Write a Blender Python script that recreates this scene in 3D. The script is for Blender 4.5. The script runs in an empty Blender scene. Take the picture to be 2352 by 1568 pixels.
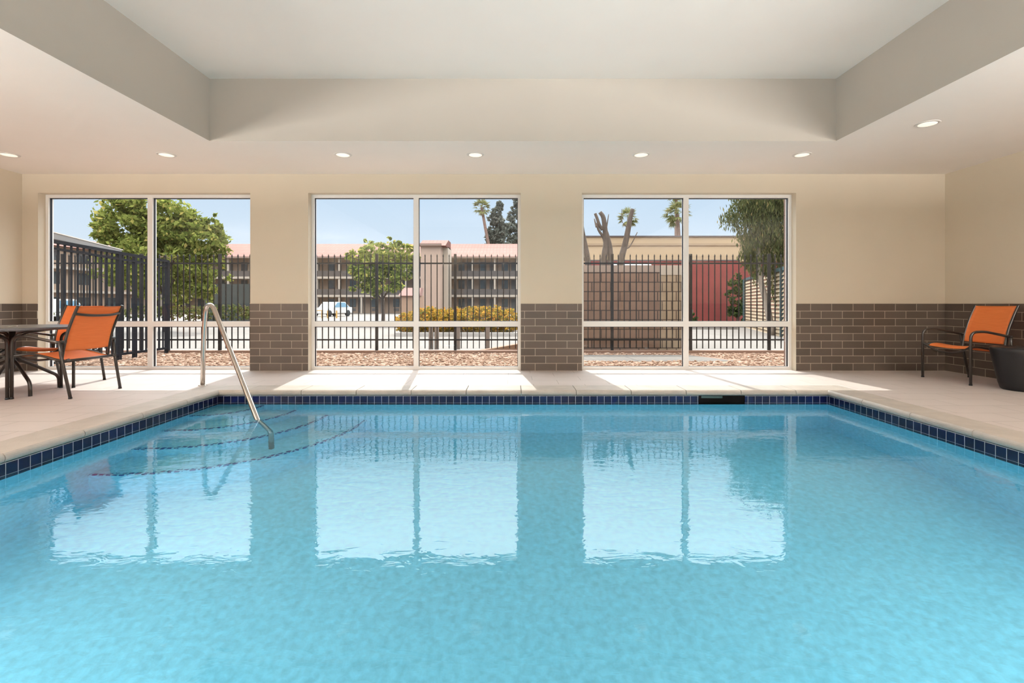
import bpy, math, random
import numpy as np
from mathutils import Vector, Matrix

# ------------------------------------------------------------------ camera, sky, sun, lights
SC = bpy.context.scene
COL = SC.collection
F = 1110.7                    # focal length in pixels of the 2352 px wide frame
EYE = 0.945
cam_d = bpy.data.cameras.new('camera')
cam_d.lens = 17.0
cam_d.sensor_width = 36.0
cam_d.sensor_fit = 'HORIZONTAL'
cam_d.shift_y = -0.037
cam_d.clip_end = 500
cam = bpy.data.objects.new('camera', cam_d)
cam.location = (0, 0, EYE)
cam.rotation_euler = (math.pi / 2, 0, 0)
COL.objects.link(cam)
SC.camera = cam

SC.view_settings.view_transform = 'Standard'
SC.view_settings.look = 'None'
SC.view_settings.gamma = 1.0
SC.view_settings.use_curve_mapping = False
SC.view_settings.exposure = 0.0

cy = SC.cycles
cy.use_denoising = True
cy.max_bounces = 8
cy.diffuse_bounces = 5
cy.glossy_bounces = 4
cy.transmission_bounces = 6
cy.transparent_max_bounces = 12
cy.sample_clamp_indirect = 6.0
cy.blur_glossy = 0.5

world = bpy.data.worlds.new('sky')
SC.world = world
world.use_nodes = True
nt = world.node_tree
nt.nodes.clear()
o_w = nt.nodes.new('ShaderNodeOutputWorld')
bg = nt.nodes.new('ShaderNodeBackground')
tc = nt.nodes.new('ShaderNodeTexCoord')
sp = nt.nodes.new('ShaderNodeSeparateXYZ')
rp = nt.nodes.new('ShaderNodeValToRGB')
rp.color_ramp.elements[0].position = 0.0
rp.color_ramp.elements[0].color = (0.90, 0.96, 1.04, 1)
rp.color_ramp.elements[1].position = 1.0
rp.color_ramp.elements[1].color = (4.4, 4.6, 4.8, 1)
e = rp.color_ramp.elements.new(0.13); e.color = (0.74, 0.87, 1.03, 1)
e = rp.color_ramp.elements.new(0.26); e.color = (0.60, 0.78, 1.0, 1)
e = rp.color_ramp.elements.new(0.45); e.color = (5.0, 5.1, 5.2, 1)
nt.links.new(tc.outputs['Generated'], sp.inputs[0])
nt.links.new(sp.outputs['Z'], rp.inputs[0])
nt.links.new(rp.outputs[0], bg.inputs[0])
bg.inputs[1].default_value = 1.0
nt.links.new(bg.outputs[0], o_w.inputs[0])

def lamp(name, kind, loc, direction, energy, color=(1, 1, 1), **kw):
    d = bpy.data.lights.new(name, kind)
    d.energy = energy
    d.color = color
    for k, v in kw.items():
        setattr(d, k, v)
    o = bpy.data.objects.new(name, d)
    o.location = loc
    o.rotation_euler = Vector(direction).to_track_quat('-Z', 'Y').to_euler()
    COL.objects.link(o)
    return o

SUN_DIR = (0.12, -1.0, -1.42)
lamp('sun', 'SUN', (0, 20, 30), SUN_DIR, 4.6, (1.0, 0.95, 0.88), angle=0.009)
# added unseen uplights to brighten the room (their housings are built with the ceiling)
REAR_Y = -3.6
ADDED_UPLIGHTS = [(-5.4, -1.6, 2.25, 720, 'added unseen white uplight hanging by the side wall farthest from the drum table, rear one'),
            (4.95, -1.6, 2.25, 720, 'added unseen white uplight hanging by the drum table wall, rear one'),
            (-5.4, 0.7, 2.25, 1150, 'added unseen white uplight hanging nearest the patio table'),
            (4.95, 0.7, 2.25, 1150, 'added unseen white uplight hanging nearest the drum table'),
            (-1.5, -2.9, 2.25, 180, 'added unseen white uplight hanging at the rear wall, patio table half'),
            (1.5, -2.9, 2.25, 180, 'added unseen white uplight hanging at the rear wall, drum table half')]
for ux, uy, uz, ue, ul in ADDED_UPLIGHTS:
    lamp('added_uplight_lamp', 'AREA', (ux, uy, uz), (0, 0, 1), ue, (1.0, 0.97, 0.94), shape='RECTANGLE', size=2.0, size_y=0.22)
# added unseen lamps brightening pool and ceiling, in the near wall and the near ends of the side walls (niches built with the pool)
ADDED_POOL_LIGHTS = [(-1.7, 0.79, -0.62, 0, 1, 'added unseen underwater light in the near pool wall, patio table half'),
               (1.9, 0.79, -0.62, 0, 1, 'added unseen underwater light in the near pool wall, drum table half'),
               (-3.17, 1.6, -0.62, 1, 0, 'added unseen underwater light in the pool side wall below the patio table side'),
               (3.42, 1.6, -0.62, -1, 0, 'added unseen underwater light in the pool side wall below the drum table side')]
for plx, ply, plz, pdx, pdy, pll in ADDED_POOL_LIGHTS:
    lamp('added_underwater_lamp', 'AREA', (plx, ply, plz), (pdx, pdy, 0.12), 13, (1.0, 0.97, 0.96), shape='DISK', size=0.34)

# ------------------------------------------------------------------ helpers
def lin(c):
    return tuple((x / 255 / 12.92) if x / 255 <= 0.04045 else ((x / 255 + 0.055) / 1.055) ** 2.4 for x in c)

def mat(name, color, rough=0.6, metal=0.0, var=0.0, scale=5.0, bump=0.0, bscale=40.0, spec=0.5, color2=None, stretch=None):
    """Principled material with noise between two tones and a noise bump."""
    m = bpy.data.materials.new(name)
    m.use_nodes = True
    t = m.node_tree
    b = t.nodes['Principled BSDF']
    b.inputs['Base Color'].default_value = (*color, 1)
    b.inputs['Roughness'].default_value = rough
    b.inputs['Metallic'].default_value = metal
    b.inputs['Specular IOR Level'].default_value = spec
    tcn = t.nodes.new('ShaderNodeTexCoord')
    src = tcn.outputs['Object']
    if stretch:
        mp = t.nodes.new('ShaderNodeMapping')
        mp.inputs['Scale'].default_value = stretch
        t.links.new(src, mp.inputs[0])
        src = mp.outputs[0]
    if var > 0 or color2:
        n = t.nodes.new('ShaderNodeTexNoise')
        n.inputs['Scale'].default_value = scale
        n.inputs['Detail'].default_value = 4
        t.links.new(src, n.inputs['Vector'])
        r = t.nodes.new('ShaderNodeValToRGB')
        r.color_ramp.elements[0].position = 0.3
        r.color_ramp.elements[1].position = 0.7
        c2 = color2 or tuple(c * (1 + var) for c in color)
        c1 = color if color2 else tuple(c * (1 - var) for c in color)
        r.color_ramp.elements[0].color = (*c1, 1)
        r.color_ramp.elements[1].color = (*c2, 1)
        t.links.new(n.outputs['Fac'], r.inputs[0])
        t.links.new(r.outputs[0], b.inputs['Base Color'])
    if bump > 0:
        n2 = t.nodes.new('ShaderNodeTexNoise')
        n2.inputs['Scale'].default_value = bscale
        n2.inputs['Detail'].default_value = 3
        t.links.new(src, n2.inputs['Vector'])
        bp = t.nodes.new('ShaderNodeBump')
        bp.inputs['Strength'].default_value = bump
        bp.inputs['Distance'].default_value = 0.01
        t.links.new(n2.outputs['Fac'], bp.inputs['Height'])
        t.links.new(bp.outputs[0], b.inputs['Normal'])
    return m

def brick_mat(name, c1, c2, mortar, bw, rh, ms=0.004, off=0.5, shift=(0, 0), axes='XZ', rough=0.35, bump=0.4, var=0.12, squash=1.0):
    m = bpy.data.materials.new(name)
    m.use_nodes = True
    t = m.node_tree
    b = t.nodes['Principled BSDF']
    b.inputs['Roughness'].default_value = rough
    tcn = t.nodes.new('ShaderNodeTexCoord')
    s = t.nodes.new('ShaderNodeSeparateXYZ')
    c = t.nodes.new('ShaderNodeCombineXYZ')
    t.links.new(tcn.outputs['Object'], s.inputs[0])
    for k, ax in enumerate(axes):
        a = t.nodes.new('ShaderNodeMath')
        a.operation = 'ADD'
        a.inputs[1].default_value = shift[k] + 30 * (bw if k == 0 else rh * 2)
        t.links.new(s.outputs[ax], a.inputs[0])
        t.links.new(a.outputs[0], c.inputs[k])
    br = t.nodes.new('ShaderNodeTexBrick')
    br.offset = off
    br.offset_frequency = 2
    br.squash = squash
    br.inputs['Color1'].default_value = (*c1, 1)
    br.inputs['Color2'].default_value = (*c2, 1)
    br.inputs['Mortar'].default_value = (*mortar, 1)
    br.inputs['Scale'].default_value = 1.0
    br.inputs['Mortar Size'].default_value = ms
    br.inputs['Mortar Smooth'].default_value = 0.1
    br.inputs['Bias'].default_value = 0.0
    br.inputs['Brick Width'].default_value = bw
    br.inputs['Row Height'].default_value = rh
    t.links.new(c.outputs[0], br.inputs['Vector'])
    n = t.nodes.new('ShaderNodeTexNoise')
    n.inputs['Scale'].default_value = 3.5
    t.links.new(c.outputs[0], n.inputs['Vector'])
    mr = t.nodes.new('ShaderNodeMapRange')
    mr.inputs['To Min'].default_value = 1 - var
    mr.inputs['To Max'].default_value = 1 + var
    t.links.new(n.outputs['Fac'], mr.inputs['Value'])
    vm = t.nodes.new('ShaderNodeVectorMath')
    vm.operation = 'SCALE'
    t.links.new(br.outputs['Color'], vm.inputs[0])
    t.links.new(mr.outputs[0], vm.inputs['Scale'])
    t.links.new(vm.outputs[0], b.inputs['Base Color'])
    bp = t.nodes.new('ShaderNodeBump')
    bp.invert = True
    bp.inputs['Strength'].default_value = bump
    bp.inputs['Distance'].default_value = 0.002
    t.links.new(br.outputs['Fac'], bp.inputs['Height'])
    t.links.new(bp.outputs[0], b.inputs['Normal'])
    return m

class MB:
    """Collects shapes and links them as one mesh object."""
    def __init__(s):
        s.v, s.f, s.sm = [], [], []
    def add(s, vs, fs, smooth=False):
        k = len(s.v)
        s.v += [tuple(v) for v in vs]
        s.f += [tuple(i + k for i in f) for f in fs]
        s.sm += [smooth] * len(fs)
        return s
    def box(s, x0, x1, y0, y1, z0, z1):
        vs = [(x, y, z) for x in (x0, x1) for y in (y0, y1) for z in (z0, z1)]
        return s.add(vs, [(0, 1, 3, 2), (4, 6, 7, 5), (0, 4, 5, 1), (2, 3, 7, 6), (0, 2, 6, 4), (1, 5, 7, 3)])
    def prism(s, pts, ext, smooth=False):
        """pts: planar outline; ext: extrusion vector"""
        n = len(pts)
        e_ = Vector(ext)
        vs = [Vector(p) for p in pts] + [Vector(p) + e_ for p in pts]
        s.add(vs, [tuple(range(n - 1, -1, -1)), tuple(range(n, 2 * n))])
        k = len(s.v) - 2 * n
        for i in range(n):
            j = (i + 1) % n
            s.f.append((k + i, k + j, k + n + j, k + n + i))
            s.sm.append(smooth)
        return s
    def tube(s, pts, r, seg=12, caps=True, flat=1.0, up=None):
        pts = [Vector(p) for p in pts]
        n = len(pts)
        rs = r if isinstance(r, (list, tuple)) else [r] * n
        tang = []
        for i in range(n):
            a = pts[max(0, i - 1)]
            b = pts[min(n - 1, i + 1)]
            tang.append((b - a).normalized())
        ref = Vector(up) if up else (Vector((0, 0, 1)) if abs(tang[0].z) < 0.9 else Vector((1, 0, 0)))
        u = (ref - tang[0] * ref.dot(tang[0])).normalized()
        vs = []
        for i in range(n):
            u = (u - tang[i] * u.dot(tang[i])).normalized()
            w = tang[i].cross(u)
            for k in range(seg):
                a = 2 * math.pi * k / seg
                vs.append(pts[i] + (u * math.cos(a) * flat + w * math.sin(a)) * rs[i])
        fs = []
        for i in range(n - 1):
            for k in range(seg):
                k2 = (k + 1) % seg
                fs.append((i * seg + k, i * seg + k2, (i + 1) * seg + k2, (i + 1) * seg + k))
        s.add(vs, fs, True)
        if caps:
            k = len(s.v) - n * seg
            s.f.append(tuple(k + i for i in range(seg - 1, -1, -1)))
            s.f.append(tuple(k + (n - 1) * seg + i for i in range(seg)))
            s.sm += [False, False]
        return s
    def lathe(s, prof, cx=0, cy=0, seg=40, smooth=True):
        """prof: list of (r, z)"""
        n = len(prof)
        vs = []
        for r, z in prof:
            for k in range(seg):
                a = 2 * math.pi * k / seg
                vs.append((cx + r * math.cos(a), cy + r * math.sin(a), z))
        fs = []
        for i in range(n - 1):
            for k in range(seg):
                k2 = (k + 1) % seg
                fs.append((i * seg + k, i * seg + k2, (i + 1) * seg + k2, (i + 1) * seg + k))
        s.add(vs, fs, smooth)
        k = len(s.v) - n * seg
        if prof[0][0] > 1e-6:
            s.f.append(tuple(k + i for i in range(seg - 1, -1, -1))); s.sm.append(False)
        if prof[-1][0] > 1e-6:
            s.f.append(tuple(k + (n - 1) * seg + i for i in range(seg))); s.sm.append(False)
        return s
    def build(s, name, m, parent=None, bevel=0.0, origin=None):
        me = bpy.data.meshes.new(name)
        vs = s.v
        if origin is not None:
            ox, oy, oz = origin
            vs = [(a - ox, b - oy, c - oz) for a, b, c in vs]
        me.from_pydata(vs, [], s.f)
        me.polygons.foreach_set('use_smooth', s.sm)
        me.materials.append(m)
        me.update()
        o = bpy.data.objects.new(name, me)
        COL.objects.link(o)
        if origin is not None:
            o.location = origin
        if parent is not None:
            o.parent = parent
        if bevel > 0:
            md = o.modifiers.new('bevel', 'BEVEL')
            md.width = bevel
            md.segments = 2
            md.limit_method = 'ANGLE'
            md.angle_limit = 0.9
        return o

def fillet(pts, r, n=6):
    """Round the inner corners of a polyline; r: radius-like cut length (number or list)."""
    pts = [Vector(p) for p in pts]
    out = [pts[0]]
    for i in range(1, len(pts) - 1):
        p, a, b = pts[i], pts[i - 1], pts[i + 1]
        rr = r[i - 1] if isinstance(r, (list, tuple)) else r
        d1, d2 = (a - p), (b - p)
        c = min(rr, d1.length * 0.49, d2.length * 0.49)
        p1, p2 = p + d1.normalized() * c, p + d2.normalized() * c
        for k in range(n + 1):
            t_ = k / n
            out.append(p1 * (1 - t_) ** 2 + p * 2 * t_ * (1 - t_) + p2 * t_ ** 2)
    out.append(pts[-1])
    return out

def spline(pts, n=6):
    """Catmull-Rom through the points"""
    P = [Vector(p) for p in pts]
    P = [P[0] * 2 - P[1]] + P + [P[-1] * 2 - P[-2]]
    out = []
    for i in range(1, len(P) - 2):
        for k in range(n):
            t_ = k / n
            a, b, c, d = P[i - 1], P[i], P[i + 1], P[i + 2]
            out.append(0.5 * ((2 * b) + (c - a) * t_ + (2 * a - 5 * b + 4 * c - d) * t_ ** 2 + (3 * b - a - 3 * c + d) * t_ ** 3))
    out.append(P[-2])
    return out

def tag(o, label=None, cat=None, group=None, kind=None):
    if label: o['label'] = label
    if cat: o['category'] = cat
    if group: o['group'] = group
    if kind: o['kind'] = kind
    return o

def struct(o, label=None):
    o['kind'] = 'structure'
    if label: o['label'] = label
    return o

def empty(name, loc=(0, 0, 0), rz=0.0):
    o = bpy.data.objects.new(name, None)
    o.location = loc
    o.rotation_euler = (0, 0, rz)
    o.empty_display_size = 0.1
    COL.objects.link(o)
    return o

def copy_tree(o, parent=None):
    c = o.copy()
    COL.objects.link(c)
    c.parent = parent
    for ch in [x for x in bpy.data.objects if x.parent == o]:
        copy_tree(ch, c)
    return c

def at(px, depth):
    """world X of photo column px at a distance (used to lay out the view outside)"""
    return (px - 1176) * depth / F

def zat(py, depth):
    return EYE - (py - 697) * depth / F

# ------------------------------------------------------------------ materials
M = {}
M['paint_beige'] = mat('beige_wall_paint', (0.62, 0.545, 0.43), 0.75, bump=0.05, bscale=300, var=0.012, scale=2)
M['paint_ceiling'] = mat('off_white_ceiling_paint', (0.89, 0.825, 0.76), 0.8, bump=0.05, bscale=200, var=0.01, scale=2)
TILE1, TILE2, GROUT = (0.064, 0.048, 0.037), (0.092, 0.070, 0.055), (0.42, 0.35, 0.28)
M['tray_shade'] = mat('shaded_tray_side_tone', (0.44, 0.405, 0.355), 0.8, bump=0.05, bscale=200, var=0.01, scale=2)  # ceiling tone darkened: shade of the tray sides put into the colour
M['tile_back'] = brick_mat('brown_subway_tile_back', TILE1, TILE2, GROUT, 0.298, 0.105, 0.0035, 0.5, (0.121, 0.0), 'XZ', rough=0.32)
M['tile_side'] = brick_mat('brown_subway_tile_side', TILE1, TILE2, GROUT, 0.298, 0.105, 0.0035, 0.5, (0.184, 0.0), 'YZ', rough=0.32)
M['tile_trim'] = mat('cream_tile_trim', (0.55, 0.47, 0.37), 0.4)
M['deck'] = brick_mat('pale_deck_tile', (0.54, 0.48, 0.45), (0.52, 0.46, 0.43), (0.30, 0.26, 0.23), 0.6, 0.3, 0.003, 0.5, (0.05, 0.02), 'XY', rough=0.55, bump=0.15, var=0.05)
M['coping'] = mat('honed_stone_coping', (0.42, 0.375, 0.33), 0.5, var=0.10, scale=6, bump=0.25, bscale=60)
NAVY1, NAVY2 = (0.0015, 0.003, 0.020), (0.002, 0.005, 0.032)
M['navy_x'] = brick_mat('navy_pool_tile_back', NAVY1, NAVY2, (0.42, 0.42, 0.42), 0.0785, 0.0785, 0.0022, 0.0, (0.012, 0.142 + 0.0), 'XZ', rough=0.12, bump=0.3, var=0.3)
M['navy_y'] = brick_mat('navy_pool_tile_side', NAVY1, NAVY2, (0.42, 0.42, 0.42), 0.0785, 0.0785, 0.0022, 0.0, (0.0, 0.142 + 0.0), 'YZ', rough=0.12, bump=0.3, var=0.3)
M['plaster'] = mat('aqua_plaster_ripple_light', (0.27, 0.71, 0.88), 0.7, var=0.13, scale=24, bump=0.1, bscale=50)  # mottled colour stands in for rippling light on the pool floor
M['white_frame'] = mat('white_window_aluminium', (0.86, 0.84, 0.81), 0.35)
M['gasket'] = mat('black_window_gasket', (0.012, 0.012, 0.018), 0.4)
M['steel'] = mat('brushed_stainless_steel', (0.62, 0.58, 0.54), 0.22, metal=1.0, bump=0.02, bscale=300)
M['bronze'] = mat('dark_bronze_powder_coat', (0.020, 0.015, 0.012), 0.33, var=0.1, scale=20)
M['black_metal'] = mat('black_fence_paint', (0.010, 0.007, 0.006), 0.5, spec=0.3, var=0.2, scale=9)
M['navy_metal'] = mat('dark_navy_fence_paint', (0.006, 0.007, 0.012), 0.5, spec=0.25, var=0.2, scale=9)
M['drum'] = mat('matte_black_resin', (0.006, 0.006, 0.007), 0.42, spec=0.3)

def sling_mat():
    m = bpy.data.materials.new('orange_woven_sling')
    m.use_nodes = True
    t = m.node_tree
    b = t.nodes['Principled BSDF']
    out = t.nodes['Material Output']
    tcn = t.nodes.new('ShaderNodeTexCoord')
    w = t.nodes.new('ShaderNodeTexNoise')
    mp = t.nodes.new('ShaderNodeMapping')
    mp.inputs['Scale'].default_value = (6, 120, 160)
    t.links.new(tcn.outputs['Object'], mp.inputs[0])
    t.links.new(mp.outputs[0], w.inputs['Vector'])
    w.inputs['Scale'].default_value = 1.0
    w.inputs['Detail'].default_value = 3
    r = t.nodes.new('ShaderNodeValToRGB')
    r.color_ramp.elements[0].color = (0.74, 0.19, 0.045, 1)
    r.color_ramp.elements[1].color = (0.92, 0.29, 0.075, 1)
    t.links.new(w.outputs['Fac'], r.inputs[0])
    t.links.new(r.outputs[0], b.inputs['Base Color'])
    b.inputs['Roughness'].default_value = 0.6
    tr = t.nodes.new('ShaderNodeBsdfTranslucent')
    t.links.new(r.outputs[0], tr.inputs['Color'])
    mx = t.nodes.new('ShaderNodeMixShader')
    mx.inputs[0].default_value = 0.28
    t.links.new(b.outputs[0], mx.inputs[1])
    t.links.new(tr.outputs[0], mx.inputs[2])
    t.links.new(mx.outputs[0], out.inputs[0])
    return m
M['sling'] = sling_mat()

def glass_mat():
    m = bpy.data.materials.new('clear_window_glass')
    m.use_nodes = True
    t = m.node_tree
    t.nodes.remove(t.nodes['Principled BSDF'])
    out = t.nodes['Material Output']
    tr = t.nodes.new('ShaderNodeBsdfTransparent')
    tr.inputs[0].default_value = (0.96, 0.975, 0.97, 1)
    gl = t.nodes.new('ShaderNodeBsdfGlossy')
    gl.inputs['Roughness'].default_value = 0.01
    lw = t.nodes.new('ShaderNodeLayerWeight')
    lw.inputs[0].default_value = 0.5
    p = t.nodes.new('ShaderNodeMath'); p.operation = 'POWER'; p.inputs[1].default_value = 5
    mu = t.nodes.new('ShaderNodeMath'); mu.operation = 'MULTIPLY_ADD'
    mu.inputs[1].default_value = 0.9; mu.inputs[2].default_value = 0.018
    t.links.new(lw.outputs['Facing'], p.inputs[0])
    t.links.new(p.outputs[0], mu.inputs[0])
    mx = t.nodes.new('ShaderNodeMixShader')
    t.links.new(mu.outputs[0], mx.inputs[0])
    t.links.new(tr.outputs[0], mx.inputs[1])
    t.links.new(gl.outputs[0], mx.inputs[2])
    t.links.new(mx.outputs[0], out.inputs[0])
    return m
M['glass'] = glass_mat()

def water_mat():
    m = bpy.data.materials.new('rippled_pool_water')
    m.use_nodes = True
    t = m.node_tree
    t.nodes.remove(t.nodes['Principled BSDF'])
    out = t.nodes['Material Output']
    tcn = t.nodes.new('ShaderNodeTexCoord')
    def noise(scale, vec, detail=3, dist=0.0):
        mp = t.nodes.new('ShaderNodeMapping')
        mp.inputs['Scale'].default_value = vec
        mp.inputs['Rotation'].default_value = (0, 0, 0.25)
        t.links.new(tcn.outputs['Object'], mp.inputs[0])
        n = t.nodes.new('ShaderNodeTexNoise')
        n.inputs['Scale'].default_value = scale
        n.inputs['Detail'].default_value = detail
        n.inputs['Distortion'].default_value = dist
        t.links.new(mp.outputs[0], n.inputs['Vector'])
        return n
    n1 = noise(9.0, (0.7, 1.3, 1), 3, 0.6)
    n2 = noise(1.6, (0.8, 1.0, 1), 2)
    a = t.nodes.new('ShaderNodeMath'); a.operation = 'MULTIPLY_ADD'
    a.inputs[1].default_value = 2.0
    t.links.new(n2.outputs['Fac'], a.inputs[0])
    t.links.new(n1.outputs['Fac'], a.inputs[2])
    bp = t.nodes.new('ShaderNodeBump')
    bp.inputs['Strength'].default_value = 1.0
    bp.inputs['Distance'].default_value = WAVE
    t.links.new(a.outputs[0], bp.inputs['Height'])
    rf = t.nodes.new('ShaderNodeBsdfRefraction')
    rf.inputs['IOR'].default_value = 1.33
    rf.inputs['Roughness'].default_value = 0.0
    rf.inputs['Color'].default_value = (0.86, 0.985, 1.0, 1)
    gl = t.nodes.new('ShaderNodeBsdfGlossy')
    gl.inputs['Roughness'].default_value = 0.015
    fr = t.nodes.new('ShaderNodeFresnel')
    fr.inputs['IOR'].default_value = 1.5
    for n in (rf, gl, fr):
        t.links.new(bp.outputs[0], n.inputs['Normal'])
    mx = t.nodes.new('ShaderNodeMixShader')
    t.links.new(fr.outputs[0], mx.inputs[0])
    t.links.new(rf.outputs[0], mx.inputs[1])
    t.links.new(gl.outputs[0], mx.inputs[2])
    t.links.new(mx.outputs[0], out.inputs[0])
    return m
WAVE = 0.0011
M['water'] = water_mat()

def emit_mat(name, c, s):
    m = bpy.data.materials.new(name)
    m.use_nodes = True
    t = m.node_tree
    b = t.nodes['Principled BSDF']
    b.inputs['Base Color'].default_value = (0.8, 0.75, 0.65, 1)
    b.inputs['Emission Color'].default_value = (*c, 1)
    b.inputs['Emission Strength'].default_value = s
    return m
M['lens'] = emit_mat('lit_frosted_lens', (1.0, 0.90, 0.74), 0.75)
M['white_trim'] = mat('white_enamel_trim', (0.72, 0.68, 0.64), 0.4)

def leaf_mat(name, c1, c2, c3=None, trans=0.45):
    m = bpy.data.materials.new(name)
    m.use_nodes = True
    t = m.node_tree
    t.nodes.remove(t.nodes['Principled BSDF'])
    out = t.nodes['Material Output']
    g = t.nodes.new('ShaderNodeNewGeometry')
    r = t.nodes.new('ShaderNodeValToRGB')
    r.color_ramp.elements[0].color = (*c1, 1)
    r.color_ramp.elements[1].color = (*c2, 1)
    if c3:
        e_ = r.color_ramp.elements.new(0.9); e_.color = (*c2, 1)
        r.color_ramp.elements[-1].color = (*c3, 1)
    t.links.new(g.outputs['Random Per Island'], r.inputs[0])
    d = t.nodes.new('ShaderNodeBsdfDiffuse')
    tr = t.nodes.new('ShaderNodeBsdfTranslucent')
    mx = t.nodes.new('ShaderNodeMixShader')
    mx.inputs[0].default_value = trans
    t.links.new(r.outputs[0], d.inputs[0])
    t.links.new(r.outputs[0], tr.inputs[0])
    t.links.new(d.outputs[0], mx.inputs[1])
    t.links.new(tr.outputs[0], mx.inputs[2])
    t.links.new(mx.outputs[0], out.inputs[0])
    return m
M['leaf_green'] = leaf_mat('yellow_green_leaves', (0.07, 0.10, 0.02), (0.32, 0.34, 0.085), (0.58, 0.45, 0.14), 0.5)
M['leaf_grey'] = leaf_mat('grey_green_foliage', (0.10, 0.11, 0.09), (0.24, 0.25, 0.21), None, 0.35)
M['leaf_euc'] = leaf_mat('drooping_olive_leaves', (0.04, 0.052, 0.02), (0.145, 0.155, 0.055), (0.30, 0.23, 0.10), 0.4)
M['leaf_hedge'] = leaf_mat('orange_green_hedge_leaves', (0.12, 0.15, 0.035), (0.56, 0.30, 0.05), (0.66, 0.26, 0.05), 0.5)
M['leaf_dark'] = leaf_mat('dark_green_leaves', (0.03, 0.05, 0.02), (0.10, 0.13, 0.04), None, 0.3)
M['leaf_palm'] = leaf_mat('palm_fronds', (0.10, 0.12, 0.04), (0.28, 0.27, 0.12), (0.34, 0.24, 0.14), 0.3)
M['bark'] = mat('grey_brown_bark', (0.079, 0.054, 0.040), 0.9, var=0.35, scale=12, bump=0.6, bscale=20, stretch=(1, 1, 0.25))
M['bark_pale'] = mat('pale_bark', (0.274, 0.223, 0.180), 0.85, var=0.25, scale=8, bump=0.3, bscale=15, stretch=(1, 1, 0.3))
M['bark_palm'] = mat('pinkish_palm_trunk', (0.180, 0.115, 0.090), 0.9, var=0.2, scale=6, bump=0.3, bscale=10)
M['gravel'] = mat('pinkish_tan_gravel_bed', (0.24, 0.135, 0.085), 0.9, color2=(0.34, 0.21, 0.145), scale=30, bump=0.8, bscale=60)
M['stone'] = leaf_mat('tan_pink_stones', (0.24, 0.145, 0.10), (0.44, 0.31, 0.235), (0.54, 0.43, 0.35), 0.0)
M['concrete'] = mat('pale_lot_concrete', (0.165, 0.145, 0.128), 0.85, var=0.06, scale=0.8)
M['kerb_brick'] = mat('reddish_kerb', (0.202, 0.115, 0.079), 0.85, var=0.12, scale=3)
M['white_concrete'] = mat('bright_concrete_kerb', (0.302, 0.274, 0.252), 0.8, var=0.05, scale=3)
M['pink_stucco'] = mat('pinkish_stone_veneer', (0.194, 0.122, 0.097), 0.8, var=0.08, scale=6)
M['cmu'] = brick_mat('brown_concrete_block', (0.17, 0.098, 0.064), (0.20, 0.12, 0.08), (0.06, 0.035, 0.024), 0.40, 0.20, 0.012, 0.5, (0, 0), 'XZ', rough=0.9, bump=0.5, var=0.2)
M['cmu_pale'] = brick_mat('pale_concrete_block_end', (0.26, 0.19, 0.125), (0.30, 0.22, 0.145), (0.10, 0.065, 0.045), 0.20, 0.20, 0.012, 0.5, (0, 0), 'XZ', rough=0.9, bump=0.5, var=0.2)
M['cmu_cap'] = mat('taupe_block_cap', (0.245, 0.176, 0.137), 0.85, var=0.08, scale=5)
M['stucco_tan'] = mat('tan_apartment_stucco', (0.288, 0.202, 0.144), 0.85, var=0.04, scale=0.6)
M['stucco_pink'] = mat('pink_tan_tower_stucco', (0.338, 0.238, 0.187), 0.85, var=0.04, scale=0.6)
M['slab'] = mat('cream_balcony_slab', (0.374, 0.310, 0.252), 0.8)
M['roof_tile'] = brick_mat('salmon_clay_roof_tile', (0.20, 0.070, 0.050), (0.225, 0.08, 0.06), (0.16, 0.055, 0.04), 0.5, 0.6, 0.06, 0.0, (0, 0), 'XZ', rough=0.8, bump=0.2, var=0.1)
M['roof_edge'] = mat('brown_roof_fascia', (0.216, 0.144, 0.115), 0.8)
M['dark_window'] = mat('dark_window_glass', (0.05, 0.06, 0.065), 0.15, var=0.3, scale=1)
M['ac'] = mat('grey_wall_unit', (0.108, 0.094, 0.086), 0.6)
M['rail_grey'] = mat('grey_balcony_mesh', (0.075, 0.058, 0.050), 0.7)
M['beige_wall'] = mat('sandy_beige_stucco', (0.403, 0.288, 0.176), 0.85, var=0.03, scale=0.5)
M['beige_band'] = mat('darker_sand_cornice', (0.302, 0.209, 0.130), 0.85)
M['red_wall'] = mat('brick_red_painted_wall', (0.194, 0.032, 0.025), 0.75, var=0.12, scale=1.2)
M['dark_cap'] = mat('dark_parapet_flashing', (0.08, 0.06, 0.06), 0.6)
M['siding'] = mat('cream_lap_siding', (0.360, 0.274, 0.180), 0.7)
M['teal'] = mat('teal_green_metal', (0.043, 0.086, 0.094), 0.5)
M['wood'] = mat('weathered_grey_wood', (0.187, 0.144, 0.119), 0.85, var=0.12, scale=10, stretch=(6, 6, 1))
M['yellow'] = mat('yellow_orange_painted_steel', (0.446, 0.259, 0.072), 0.6)
M['car_white'] = mat('white_car_paint', (0.562, 0.554, 0.547), 0.25)
M['car_glass'] = mat('blue_tinted_car_glass', (0.16, 0.30, 0.42), 0.1)
M['tyre'] = mat('black_tyre_rubber', (0.02, 0.02, 0.02), 0.8)
M['dark_screen'] = mat('dark_green_grey_screen_panel', (0.032, 0.036, 0.032), 0.8)
M['canopy'] = mat('grey_steel_fascia', (0.26, 0.25, 0.25), 0.6)
M['canopy_edge'] = mat('white_metal_drip_edge', (0.70, 0.66, 0.62), 0.5)
M['ramp'] = mat('orange_tan_concrete', (0.259, 0.144, 0.086), 0.85)
M['pool_black'] = mat('skimmer_black', (0.002, 0.002, 0.002), 0.9, spec=0.05)
M['pool_flap'] = mat('dark_teal_flap', (0.02, 0.05, 0.05), 0.4)
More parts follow.
